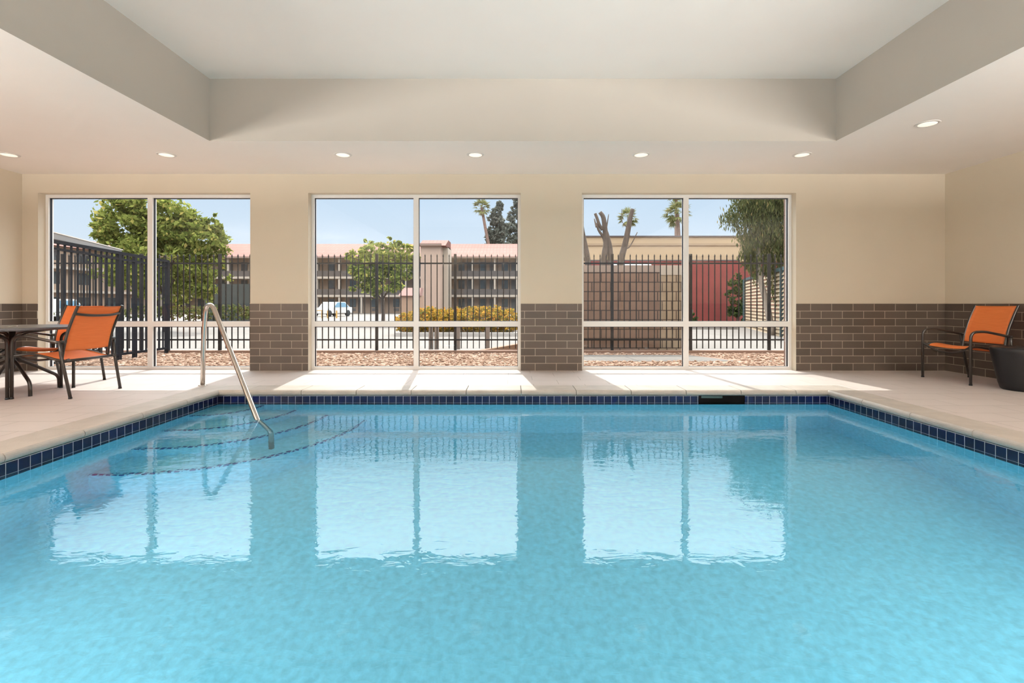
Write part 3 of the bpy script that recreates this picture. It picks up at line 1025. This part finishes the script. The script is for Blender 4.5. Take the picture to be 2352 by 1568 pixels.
# sloping steel fascia above it
cn = empty('sloping_fascia_board', (-7.0, 7.8, 1.95))
tag(cn, 'sloping grey steel board with a white upper edge above the bar fence', 'fascia board')
loc_part(MB().prism([(-7.04, 7.05, 1.945), (-7.04, 8.60, 1.84), (-7.04, 8.60, 1.895), (-7.04, 7.05, 2.045)], (0.10, 0, 0)), 'board', M['canopy'], cn)
loc_part(MB().prism([(-7.06, 7.03, 2.045), (-7.06, 8.62, 1.895), (-7.06, 8.62, 1.908), (-7.06, 7.03, 2.060)], (0.13, 0, 0)), 'white_edge', M['canopy_edge'], cn)

# ------------------------------------------------------------------ outside: block wall behind window 3
bw = empty('block_enclosure_wall', (2.3, 10.3, 0))
tag(bw, 'brown concrete block wall with a taupe cap behind the picket fence', 'wall')
Yb = 10.30
xa, xm, xb = at(1300, Yb), at(1515, Yb), at(1568, Yb)
zt_ = zat(625, Yb)
loc_part(MB().box(xa, xm, Yb, Yb + 0.2, -0.2, zt_), 'block_face', M['cmu'], bw)
loc_part(MB().box(xm, xb + 0.04, Yb, Yb + 0.2, -0.2, zt_ - 0.06), 'pale_end_blocks', M['cmu_pale'], bw)
loc_part(MB().box(xa, xm, Yb - 0.01, Yb + 0.22, zt_, zat(609, Yb)), 'cap', M['cmu_cap'], bw)
loc_part(MB().box(xm, xb + 0.05, Yb - 0.01, Yb + 0.22, zt_ - 0.06, zat(609, Yb)), 'pale_cap', mat('cream_cap', (0.34, 0.28, 0.225), 0.85), bw)
loc_part(MB().box(xb - 0.16, xb + 0.04, Yb + 0.2, 12.6, -0.2, zt_), 'return_wall', M['cmu'], bw)

# posts and ramp wedge
for i, (px_, lb) in enumerate(((990, 'short grey wooden bollard under the hedge, nearest the window mullion'),
                               (1003, 'short grey wooden bollard, second in the close pair before the hedge'),
                               (1052, 'short grey wooden bollard standing just past the fence post'),
                               (1120, 'short grey wooden bollard beside the orange-tan ramp'))):
    x = at(px_, 10.6)
    m_ = MB().box(-0.045, 0.045, -0.045, 0.045, -0.08, 0.50)
    o = m_.build('wooden_bollard', M['wood'], bevel=0.008)
    o.location = (x, 10.6, 0)
    tag(o, lb, 'bollard', 'wooden bollards beyond the fence')
rm = MB()
x0_, x1_ = at(1098, 10.3), at(1240, 10.3)
rm.prism([(x0_, 10.0, -0.04), (x1_, 10.0, -0.04), (x1_, 10.0, 0.19)], (0, 0.25, 0))
tag(rm.build('ramp_wedge', M['ramp']), 'orange-tan sloping concrete wedge behind the fence beside the brick pier', 'ramp')

# ------------------------------------------------------------------ outside: vegetation
def leaves(blobs, size, seed=1, shell=0.35, droop=0.0, aspect=0.55, clump=30, spread=0.09, vert=0.8):
    r_ = np.random.RandomState(seed)
    C, N_ = [], []
    for (cx, cy_, cz, rx, ry, rz, n) in blobs:
        v = r_.randn(n, 3)
        v /= np.linalg.norm(v, axis=1)[:, None]
        rad = r_.uniform(shell, 1, n) ** 0.6
        # lumpy outline
        lump = 1 + 0.10 * np.sin(v[:, 0] * 9 + cx * 3) * np.cos(v[:, 2] * 8 + cz) + 0.07 * r_.randn(n)
        nc = max(3, n // clump)
        pick = r_.randint(0, nc, n)
        ctr_ = (v * (rad * lump)[:, None])[:nc][pick]
        sig = spread * (rx + rz) / 2
        P0_ = np.array([cx, cy_, cz]) + ctr_ * np.array([rx, ry, rz]) + r_.randn(n, 3) * sig * np.array([1, 1, vert])
        C.append(P0_)
        N_.append(v)
    C = np.concatenate(C); n = len(C)
    s_ = size * r_.uniform(0.6, 1.3, n)[:, None]
    a_ = r_.randn(n, 3); a_[:, 2] -= droop * 3
    a_ /= np.linalg.norm(a_, axis=1)[:, None]
    b_ = np.cross(a_, r_.randn(n, 3)); b_ /= np.linalg.norm(b_, axis=1)[:, None]
    nn = np.cross(a_, b_)
    p0 = C - a_ * s_ * 0.5
    p1 = C + b_ * s_ * aspect * 0.5 + nn * s_ * 0.08
    p2 = C + a_ * s_ * 0.5
    p3 = C - b_ * s_ * aspect * 0.5 + nn * s_ * 0.08
    P_ = np.stack([p0, p1, p2, p3], 1).reshape(-1, 3)
    Fc_ = np.arange(n * 4).reshape(-1, 4)
    return P_, Fc_

def branch_tube(m_, pts, r0, r1, seg=8):
    P_ = spline(pts, 4)
    n_ = len(P_)
    m_.tube(P_, [r0 + (r1 - r0) * i_ / (n_ - 1) for i_ in range(n_)], seg)

def tree(name, base, crown, branches, leafm, barkm, size, label, cat='tree', seed=1, **kw):
    e_ = empty(name, base)
    tag(e_, label, cat)
    tk = MB()
    for pts, r0, r1 in branches:
        branch_tube(tk, pts, r0, r1)
    loc_part(tk, 'trunk', barkm, e_)
    P_, Fc_ = leaves(crown, size, seed, **kw)
    P_ = P_ - np.array(base)
    np_mesh('foliage', P_, Fc_, leafm, e_)
    return e_

def pxblob(px, py, rx, ry, Y, n, dy=None):
    """a foliage blob given by its outline in the view, at distance Y"""
    s_ = Y / F
    return (at(px, Y), Y + (0), zat(py, Y), rx * s_, (dy if dy else rx * s_ * 0.8), ry * s_, n)

Y1 = 18.0
blobs = [pxblob(300, 520, 75, 62, Y1, 3800), pxblob(385, 520, 70, 65, Y1, 3800), pxblob(250, 540, 45, 28, Y1, 500), pxblob(235, 505, 30, 14, Y1, 200),
         pxblob(455, 560, 62, 62, Y1, 3000), pxblob(475, 520, 25, 26, Y1, 350), pxblob(505, 555, 22, 20, Y1, 280), pxblob(500, 520, 10, 12, Y1, 60), pxblob(215, 520, 12, 8, Y1, 50), pxblob(490, 500, 10, 10, Y1, 60), pxblob(232, 488, 10, 8, Y1, 45), pxblob(370, 610, 115, 70, Y1, 3800),
         pxblob(480, 640, 45, 55, Y1, 900), pxblob(300, 620, 70, 60, Y1, 1200), pxblob(340, 470, 70, 25, Y1, 900), pxblob(400, 660, 90, 40, Y1, 1000)]
bx_, bz_ = at(380, Y1), -0.1
tree('leafy_tree', (bx_, Y1, bz_), blobs,
     [([(bx_, Y1, bz_), (bx_ + .05, Y1, 0.8), (bx_ - .05, Y1, 1.8), (bx_, Y1, 3.2)], 0.11, 0.04),
      ([(bx_, Y1, 1.2), (bx_ - .6, Y1 + .2, 2.0), (bx_ - 1.3, Y1 + .1, 2.9)], 0.06, 0.02),
      ([(bx_, Y1, 1.4), (bx_ + .6, Y1 - .2, 2.0), (bx_ + 1.2, Y1 - .1, 3.0)], 0.06, 0.02),
      ([(bx_, Y1, 1.9), (bx_ + .4, Y1, 2.8), (bx_ + .6, Y1, 3.6)], 0.05, 0.015)],
     M['leaf_green'], M['bark'], 0.19, 'large leafy yellow-green tree filling the window behind the orange chairs', seed=3)
Y2 = 24.0
bx_ = at(880, Y2)
tree('leafy_tree', (bx_, Y2, -0.15),
     [pxblob(860, 605, 62, 42, Y2, 1800), pxblob(905, 600, 60, 50, Y2, 1800), pxblob(820, 585, 34, 20, Y2, 300), pxblob(895, 560, 25, 18, Y2, 300),
      pxblob(845, 562, 14, 16, Y2, 120), pxblob(930, 570, 22, 20, Y2, 240), pxblob(880, 650, 66, 36, Y2, 1100), pxblob(850, 635, 50, 45, Y2, 700)],
     [([(bx_, Y2, -0.15), (bx_, Y2, 0.9), (bx_ - .1, Y2, 2.0), (bx_, Y2, 3.2)], 0.10, 0.03),
      ([(bx_, Y2, 1.2), (bx_ + .5, Y2, 2.0), (bx_ + .8, Y2, 2.8)], 0.05, 0.02),
      ([(bx_, Y2, 1.0), (bx_ - .6, Y2, 1.9), (bx_ - 1.0, Y2, 2.6)], 0.05, 0.02)],
     M['leaf_green'], M['bark'], 0.20, 'smaller leafy yellow-green tree before the apartment building in the middle window', seed=8)
# drooping tree in window 3
Y3 = 16.0
bx_ = at(1742, Y3)
eb = [pxblob(1748, 500, 62, 60, Y3, 3520), pxblob(1700, 490, 42, 40, Y3, 800), pxblob(1790, 520, 60, 90, Y3, 3840), pxblob(1735, 580, 40, 50, Y3, 1760),
      pxblob(1710, 575, 30, 35, Y3, 416), pxblob(1800, 620, 34, 90, Y3, 1760), pxblob(1790, 440, 90, 60, Y3, 3520), pxblob(1850, 540, 60, 110, Y3, 2400), pxblob(1745, 440, 70, 45, Y3, 1920),
      pxblob(1745, 610, 22, 30, Y3, 416)]
tree('drooping_tree', (bx_, Y3, -0.12), eb,
     [([(bx_ + .45, Y3, -0.12), (bx_ + .3, Y3, 0.8), (bx_ + .02, Y3, 2.0), (bx_ + .05, Y3, 3.2), (bx_ + .3, Y3, 4.6)], 0.12, 0.05),
      ([(bx_, Y3, 2.3), (bx_ - .15, Y3, 3.0), (bx_ - .5, Y3, 4.0)], 0.05, 0.02),
      ([(bx_ + .1, Y3, 2.8), (bx_ + .6, Y3, 3.6), (bx_ + 1.2, Y3, 4.8)], 0.06, 0.02)],
     M['leaf_euc'], M['bark_pale'], 0.15, 'tall tree with drooping olive leaves and pale trunk in the far window', seed=12, droop=1.2, aspect=0.25, clump=45, spread=0.10, vert=2.6)
# distant grey trees
Y4 = 92.0
for i, (px_, topy, wid, lb) in enumerate(((1142, 462, 22, 'distant grey-green conifer beside the palm above the apartment roof'),
                                          (1186, 452, 24, 'distant grey-green conifer cut by the window jamb, tallest above the apartment roof'))):
    Y4 = 92.0 + 12 * i
    bx_ = at(px_, Y4)
    bl = []
    for q in range(7):
        f_ = q / 6
        bl.append(pxblob(px_ + (6 if i == 0 else 0) * math.cos(q * 2), topy + 12 + f_ * 88, 5 + wid * min(1, f_ * 1.4 + .1), 14, Y4, 800 + int(800 * f_)))
    if i == 0:
        bl.append(pxblob(1128, 535, 10, 28, Y4, 300))
    tree('distant_conifer', (bx_, Y4, -0.6), bl, [([(bx_, Y4, -0.6), (bx_, Y4, 8), (bx_, Y4, 18)], 0.35, 0.08)],
         M['leaf_grey'], M['bark'], 0.55, lb, seed=20 + i, aspect=0.5)

def palm(px_, crown_y, Y, crown_r, lb, seed, lean=0.0, trunk_r=None, skirt=True):
    cx, cz = at(px_, Y), zat(crown_y, Y)
    gz = -0.6 if Y > 60 else -0.3
    e_ = empty('fan_palm', (cx, Y, gz)); tag(e_, lb, 'palm tree', 'fan palms on the skyline')
    tr_ = trunk_r or crown_r * 0.12
    tk = MB()
    branch_tube(tk, [(cx + lean, Y, gz), (cx + lean * .9, Y, cz * .45), (cx + lean * .35, Y, cz * .8), (cx, Y, cz)], tr_ * 1.1, tr_ * .8, 10)
    loc_part(tk, 'trunk', M['bark_palm'], e_)
    r_ = random.Random(seed)
    V_, Fs = [], []
    for q in range(46):
        th_ = r_.uniform(0, 2 * math.pi)
        el = r_.uniform(-0.9, 1.4) if skirt else r_.uniform(-.2, 1.3)
        d_ = Vector((math.cos(th_) * math.cos(el), math.sin(th_) * math.cos(el), math.sin(el)))
        L_ = crown_r * r_.uniform(0.45, 0.62)
        tip = Vector((cx, Y, cz)) + d_ * L_
        side = d_.cross(Vector((0, 0, 1)))
        side = side.normalized() if side.length > .01 else Vector((1, 0, 0))
        up_ = side.cross(d_)
        # petiole
        V_ += [Vector((cx, Y, cz)) - side * .02 * crown_r, Vector((cx, Y, cz)) + side * .02 * crown_r, tip]
        k_ = len(V_)
        Fs.append((k_ - 3, k_ - 2, k_ - 1))
        # fan blades
        for b_ in range(9):
            an = (b_ - 4) / 4 * 1.25
            dd = d_ * math.cos(an) + side * math.sin(an) - Vector((0, 0, 0.28 + 0.1 * abs(b_ - 4) / 4))
            dd.normalize()
            l2 = crown_r * r_.uniform(0.35, 0.5)
            w_ = side * math.cos(an) - d_ * math.sin(an)
            wv = w_ * crown_r * 0.035
            a0 = len(V_)
            V_ += [tip, tip + dd * l2 * .5 + wv, tip + dd * l2 + Vector((0, 0, -.1 * l2)), tip + dd * l2 * .5 - wv]
            Fs += [(a0, a0 + 1, a0 + 2), (a0, a0 + 2, a0 + 3)]
    cm = MB(); cm.add(V_, Fs)
    loc_part(cm, 'fronds', M['leaf_palm'], e_)
palm(1106, 476, 90, 2.0, 'tall fan palm leaning on a slim pinkish trunk beyond the apartment roof', 1, lean=2.0, trunk_r=0.30)
palm(1443, 500, 60, 1.5, 'fan palm whose crown shows behind the bare pruned trunk', 2, trunk_r=0.16)
palm(1556, 492, 60, 2.0, 'fan palm with a full ragged crown beside the window mullion', 3, lean=.4, trunk_r=0.26)
palm(1553, 445, 75, 1.7, 'taller fan palm straight above another palm, its crown cut by the window head', 4, trunk_r=0.26)

# bare pruned trees
def V2(px, py, Y): return (at(px, Y), Y, zat(py, Y))
Yd = 15.0
def bare(name, label, limbs, base):
    e_ = empty(name, (at(base, Yd), Yd, -0.1)); tag(e_, label, 'bare tree')
    tk = MB()
    for i_, (pts, r0, r1) in enumerate(limbs):
        branch_tube(tk, [V2(a_, b_, Yd) for a_, b_ in pts], r0 * Yd / F, r1 * Yd / F, 9)
    loc_part(tk, 'trunk', M['bark'], e_)
bare('pruned_tree', 'bare pruned trunk forking into stubby upright limbs above the block wall',
     [([(1384, 780), (1382, 690), (1386, 605), (1392, 560), (1390, 530), (1386, 500), (1378, 487)], 9, 4.5),
      ([(1398, 640), (1402, 580), (1396, 545), (1390, 525)], 7, 4),
      ([(1390, 560), (1386, 545), (1375, 528), (1370, 512)], 4, 2.2), ([(1384, 528), (1376, 515), (1371, 500), (1367, 490)], 4, 3.2),
      ([(1370, 522), (1367, 510), (1365, 502)], 2.2, 1), ([(1393, 525), (1396, 505), (1398, 492)], 1.5, .8)], 1384)
bare('pruned_tree', 'slanting bare pruned trunk with one thin side branch, before the palm crown',
     [([(1405, 780), (1412, 690), (1426, 600), (1436, 560), (1444, 520), (1448, 500), (1453, 480)], 9, 4.5),
      ([(1430, 570), (1443, 569), (1453, 555), (1464, 533)], 1.8, .9), ([(1442, 524), (1436, 518), (1431, 512)], 1.2, .7), ([(1429, 512), (1428, 495), (1428, 480)], 1, .5),
      ([(1444, 545), (1447, 540)], 1.5, .8)], 1405)
bare('pruned_tree', 'bare pruned trunk at the edge of the brick pier, mostly hidden',
     [([(1362, 780), (1358, 690), (1350, 600), (1343, 560), (1336, 520), (1334, 480)], 9, 4), ([(1346, 600), (1338, 590)], 3, 2)], 1362)

# hedge in its island
Yh = 16.2
h = empty('hedge', (at(1050, Yh), Yh, -0.09))
tag(h, 'clipped hedge with orange and green leaves in a kerbed island', 'hedge')
bl = []
for q in range(9):
    px_ = 935 + q * 29
    topy = [722, 712, 711, 711, 712, 708, 708, 708, 714][q]
    bl.append(pxblob(px_, (topy + 760) / 2, 27, (760 - topy) / 2 + 4, Yh, 2600, dy=0.75))
P_, Fc_ = leaves(bl, 0.085, 31, shell=0.6, clump=8, spread=0.06)
P_ -= np.array(h.location[:])
np_mesh('foliage', P_, Fc_, M['leaf_hedge'], h)
tk = MB()
for q in range(9):
    x = at(940 + q * 28, Yh)
    tk.tube([(x, Yh, -0.09), (x + .02, Yh, 0.5)], 0.02, 6)
loc_part(tk, 'stems', M['bark'], h)
il = MB()
for (a_, b_, c_, d_) in ((at(915, 15.7), at(1190, 15.7), 15.3, 15.45), (at(915, 15.7), at(1190, 15.7), 17.0, 17.15), (at(915, 15.7), at(915, 15.7) + .15, 15.45, 17.0), (at(1190, 15.7) - .15, at(1190, 15.7), 15.45, 17.0)):
    il.box(a_, b_, c_, d_, -0.12, 0.03)
struct(il.build('island_kerb', M['white_concrete'], bevel=0.02))

# low hedge and dark screen in window 1
Y5 = 26.0
e_ = empty('low_hedge', (at(470, Y5), Y5, -0.2)); tag(e_, 'long low green hedge under the big leafy tree', 'hedge')
bl = [pxblob(340 + q * 30, 717, 26, 17, Y5, 420, dy=.8) for q in range(9)] + [pxblob(150 + q * 30, 720, 26, 12, Y5, 200, dy=.8) for q in range(6)]
P_, Fc_ = leaves(bl, 0.13, 33, shell=0.55, clump=8, spread=0.08); P_ -= np.array(e_.location[:])
np_mesh('foliage', P_, Fc_, M['leaf_euc'], e_)
tag(MB().box(at(470, 30), at(640, 30), 30, 30.3, -0.25, zat(652, 30)).build('dark_screen_panel', M['dark_screen']), 'dark screen panel beyond the low hedge next to the brick pier', 'screen')
# creeper and shrub by the red wall
def shrub(name, label, bl, m_, size, seed, base):
    P_, Fc_ = leaves(bl, size, seed)
    e_ = empty(name, base); tag(e_, label, 'shrub')
    P_ -= np.array(base)
    np_mesh('foliage', P_, Fc_, m_, e_)
    loc_part(MB().tube([base, (base[0] + .05, base[1], base[2] + .8)], 0.04, 7), 'stem', M['bark'], e_)
shrub('climbing_shrub', 'dark brown-green shrub growing against the red wall beside the cream siding', [pxblob(1692, 680, 22, 50, 23, 1500, dy=.3), pxblob(1700, 725, 20, 25, 23, 500, dy=.3)], M['leaf_dark'], 0.16, 41, (at(1692, 23), 23.0, -0.14))
shrub('small_shrub', 'small dark green shrub at the foot of the red wall near the mullion', [pxblob(1588, 727, 14, 14, 22, 400, dy=.3)], M['leaf_dark'], 0.12, 42, (at(1588, 22), 22.0, -0.13))

# ------------------------------------------------------------------ outside: buildings
def part(mb, name, m_, par, **kw): return loc_part(mb, name, m_, par, **kw)
YB = 71.0
ap = empty('apartment_building', (at(850, YB), YB, -0.52))
tag(ap, 'long three storey apartment building with salmon tiled roof and balcony walkways', 'building')
zr0, zr1 = zat(590, YB), zat(560, YB + 5)
xA, xB = at(60, YB), at(1330, YB)
part(MB().box(xA, xB, YB + 1.6, YB + 12, -0.6, zr0), 'wall', M['stucco_tan'], ap)
part(MB().prism([(xA, YB - 0.6, zr0), (xA, YB + 7, zat(560, YB + 7)), (xA, YB + 14.5, zr0)], (xB - xA, 0, 0)), 'roof', M['roof_tile'], ap)
part(MB().box(xA, xB, YB - 0.65, YB - 0.5, zr0 - 0.22, zr0 + 0.02), 'fascia', M['roof_edge'], ap)
s_ = YB / F
for py in (635, 677):
    part(MB().box(xA, xB, YB - 0.2, YB + 1.6, zat(py + 5, YB), zat(py, YB)), 'walkway_slab', M['slab'], ap)
    part(MB().box(xA, xB, YB - 0.15, YB - 0.10, zat(py, YB), zat(py - 13, YB)), 'balustrade', M['rail_grey'], ap)
win0 = None
floors = [(600, 622), (642, 662), (686, 705)]
bays = [1085.4 - 51 * q for q in range(-2, 16)]
for bpx in bays:
    if bpx < 330: continue
    x = at(bpx, YB)
    part(MB().box(x - 0.12, x + 0.12, YB - 0.12, YB + 0.12, -0.5, zr0), 'column', M['slab'], ap)
    for (ya, yb) in floors:
        for kind_, off, wd, y0_, y1_, m_ in (('window', 16, 14, ya, yb, M['dark_window']), ('wall_unit', 17, 12, yb + 3, yb + 9, M['ac']), ('door', 38, 9, ya, yb + 13, M['ac'])):
            xa_ = at(bpx + off, YB)
            part(MB().box(xa_, xa_ + wd * s_, YB + 1.53, YB + 1.62, zat(y1_, YB), zat(y0_, YB)), kind_, m_, ap)
# stair tower
tw = empty('stair_tower', (at(990, 64), 64, -0.5))
tag(tw, 'pinkish stucco stair tower with a small tiled roof in front of the apartments', 'tower')
xa_, xb_ = at(966, 64), at(1012, 64)
part(MB().box(xa_, xb_, 64, 68, -0.5, zat(562, 64)), 'wall', M['stucco_pink'], tw)
part(MB().box(xb_, xb_ + 0.7, 66, 70, -0.5, zat(562, 64)), 'side_wall', M['slab'], tw)
zc_ = zat(560, 64)
part(MB().prism([(xa_ - .2, 63.6, zc_ - .25), (xa_ - .2, 66.6, zc_ + .82), (xa_ - .2, 69.2, zc_ + .82), (xa_ - .2, 69.2, zc_ - .25)], (xb_ - xa_ + .9, 0, 0)), 'roof', M['roof_tile'], tw)
part(MB().box(xa_ - .22, xb_ + .2, 63.5, 63.6, zc_ - .28, zc_ + .02), 'fascia', M['roof_edge'], tw)
# side wing seen over the bar fence
wg = empty('apartment_wing', (-57, 60, -0.5))
tag(wg, 'side wing of the apartments with salmon roof seen above the bar fence', 'building')
part(MB().box(-66, -52, 44, 69, -0.5, 7.6), 'wall', M['stucco_tan'], wg)
part(MB().prism([(-51.3, 43.5, 7.5), (-66.7, 43.5, 7.5), (-59, 43.5, 9.7)], (0, 25.5, 0)), 'roof', M['roof_tile'], wg)
for zz in (2.2, 4.9):
    part(MB().box(-52, -51.2, 44, 69, zz, zz + .3), 'walkway_slab', M['slab'], wg)
for q in range(6):
    for zz in (-.3, 2.6, 5.3):
        part(MB().box(-52.02, -51.98, 46 + q * 4, 47.6 + q * 4, zz + .6, zz + 2.0), 'window', M['dark_window'], wg)
# brown roofed shed in window 2
sh = empty('utility_shed', (at(935, 34), 34, -.2)); tag(sh, 'small tan shed with brown roof, half hidden by the tree and mullion', 'shed')
part(MB().box(at(919, 34), at(962, 34), 34, 36, -.25, zat(678, 34)), 'wall', mat('peach_shed_wall', (0.29, 0.18, 0.12), .85), sh)
part(MB().prism([(at(916, 34), 33.8, zat(679, 34)), (at(965, 34), 33.8, zat(679, 34)), (at(962, 34), 34.8, zat(660, 34)), (at(921, 34), 34.8, zat(660, 34))], (0, 1.0, 0)), 'roof', mat('maroon_shed_roof', (.22, .11, .09), .8), sh)

# beige commercial building and red wall
cb = empty('beige_commercial_building', (11, 30, -.2)); tag(cb, 'low sandy beige building with a flat parapet across the far window', 'building')
x0_, x1_ = at(1290, 30), at(1980, 30)
part(MB().box(x0_, x1_, 30, 44, -.3, zat(544, 30)), 'wall', M['beige_wall'], cb)
part(MB().box(x0_, x1_, 29.93, 30, zat(564, 30), zat(559, 30)), 'cornice', M['beige_band'], cb)
part(MB().box(x0_ - .05, x1_, 29.9, 44, zat(544, 30), zat(541.5, 30)), 'parapet_cap', M['dark_cap'], cb)
rw_ = empty('red_wall', (7, 24, -.2)); tag(rw_, 'brick-red painted wall below the beige building', 'wall')
part(MB().box(at(1345, 24), at(1700, 24), 24, 24.3, -.3, zat(599, 24)), 'painted_face', M['red_wall'], rw_)
part(MB().box(at(1345, 24) - .02, at(1700, 24) + .02, 23.97, 24.33, zat(599, 24), zat(596.5, 24)), 'dark_cap', M['dark_cap'], rw_)
part(MB().box(at(1700, 26), at(1850, 26), 26, 26.3, -.3, zat(600, 26)), 'recessed_face', M['red_wall'], rw_)
# cream siding fence
P0, P1 = Vector((10.6, 22, 0)), Vector((8.35, 14.8, 0))
sd = empty('siding_fence', P0[:]); tag(sd, 'cream horizontal siding screen with teal cap below the drooping tree', 'fence')
dv = (P1 - P0); nrm = Vector((-dv.y, dv.x, 0)).normalized()
if nrm.x > 0: nrm = -nrm
L_ = dv.length; dvn = dv.normalized()
m_ = MB()
nb = 16
for q in range(nb):
    z0_ = -0.12 + q * 0.13
    a_ = P0 + Vector((0, 0, z0_)); 
    m_.prism([a_ + nrm * 0.06, a_ + Vector((0, 0, .108)) + nrm * 0.0, a_ + Vector((0, 0, .108)) - nrm * .03, a_ - nrm * .03], dv)
part(m_, 'lap_boards', M['siding'], sd)
a_ = P0 + Vector((0, 0, 1.97))
part(MB().prism([a_ + nrm * .06, a_ + Vector((0, 0, .11)) + nrm * .06, a_ + Vector((0, 0, .11)) - nrm * .06, a_ - nrm * .06], dv), 'teal_cap', M['teal'], sd)
for f_ in (0.0, 0.97):
    b_ = P0 + dv * f_
    part(MB().box(b_.x - .07, b_.x + .07, b_.y - .07, b_.y + .07, -.15, 2.02), 'teal_post', M['teal'], sd)
# curved kerb before the red wall
kb = MB()
kb.box(at(1575, 20), at(1690, 20), 19.8, 20.05, -.14, 0.02)
struct(kb.build('red_wall_kerb', M['white_concrete'], bevel=.02))

# ------------------------------------------------------------------ outside: vehicles and barrier
def car(name, label, loc, L, H, W, rz, van=False):
    e_ = empty(name, loc, rz); tag(e_, label, 'car')
    if van:
        body = [(-L / 2, .35), (L / 2, .35), (L / 2, .9), (L * .42, H * .6), (L * .30, H), (-L * .48, H), (-L / 2, H * .9)]
        glass = [(L * .40, H * .6), (L * .29, H * .93), (L * .08, H * .93), (L * .08, H * .6)]
    else:
        body = [(-L / 2, .32), (L / 2, .32), (L / 2, .62), (L * .44, .78), (L * .2, .90), (L * .06, H), (-L * .22, H), (-L * .38, .95), (-L / 2, .88)]
        glass = [(L * .18, .92), (L * .055, H * .965), (-L * .2, H * .965), (-L * .34, .95)]
    MB().prism([(x, -W / 2, z) for x, z in body], (0, W, 0)).build('body', M['car_white'], e_, bevel=.06)
    MB().prism([(x, -W / 2 - .012, z) for x, z in glass], (0, W + .024, 0)).build('side_glass', M['car_glass'], e_)
    for sx in (-.32, .32):
        for sy in (-1, 1):
            w_ = MB().lathe([(.0, -.1), (.30, -.1), (.33, -.06), (.33, .06), (.30, .1), (0, .1)], seg=20)
            w_.v = [(a_, c_, b_) for a_, b_, c_ in w_.v]
            o_ = w_.build('wheel', M['tyre'], e_)
            o_.location = (sx * L, sy * (W / 2 - .08), .33)
    return e_
Yc = 48
car('car', 'small white car with blue glass parked before the apartments', (at(762, Yc), Yc, -.34), 4.2, 1.45, 1.8, math.radians(250))
car('van', 'white van roof showing above the block wall', (at(1432, 17), 17.6, -.1), 3.6, zat(605, 16) + .1, 1.35, math.radians(90), van=True)
car('parked_van', 'white van half hidden behind the bar fence at the window jamb', (at(95, 29.6), 29.6, -.2), 4.4, 1.42, 1.8, math.radians(80), van=True)
yb_ = empty('barrier_posts', (at(750, 40), 40, -.28)); tag(yb_, 'yellow-orange steel barrier before the small white car', 'barrier')
for px_ in (740, 753, 773):
    part(MB().box(at(px_, 40) - .05, at(px_, 40) + .05, 39.95, 40.05, -.3, zat(713, 40)), 'post', M['yellow'], yb_)
part(MB().box(at(728, 40), at(742, 40), 39.97, 40.03, zat(714, 40), zat(712, 40)), 'cross_bar', M['yellow'], yb_)
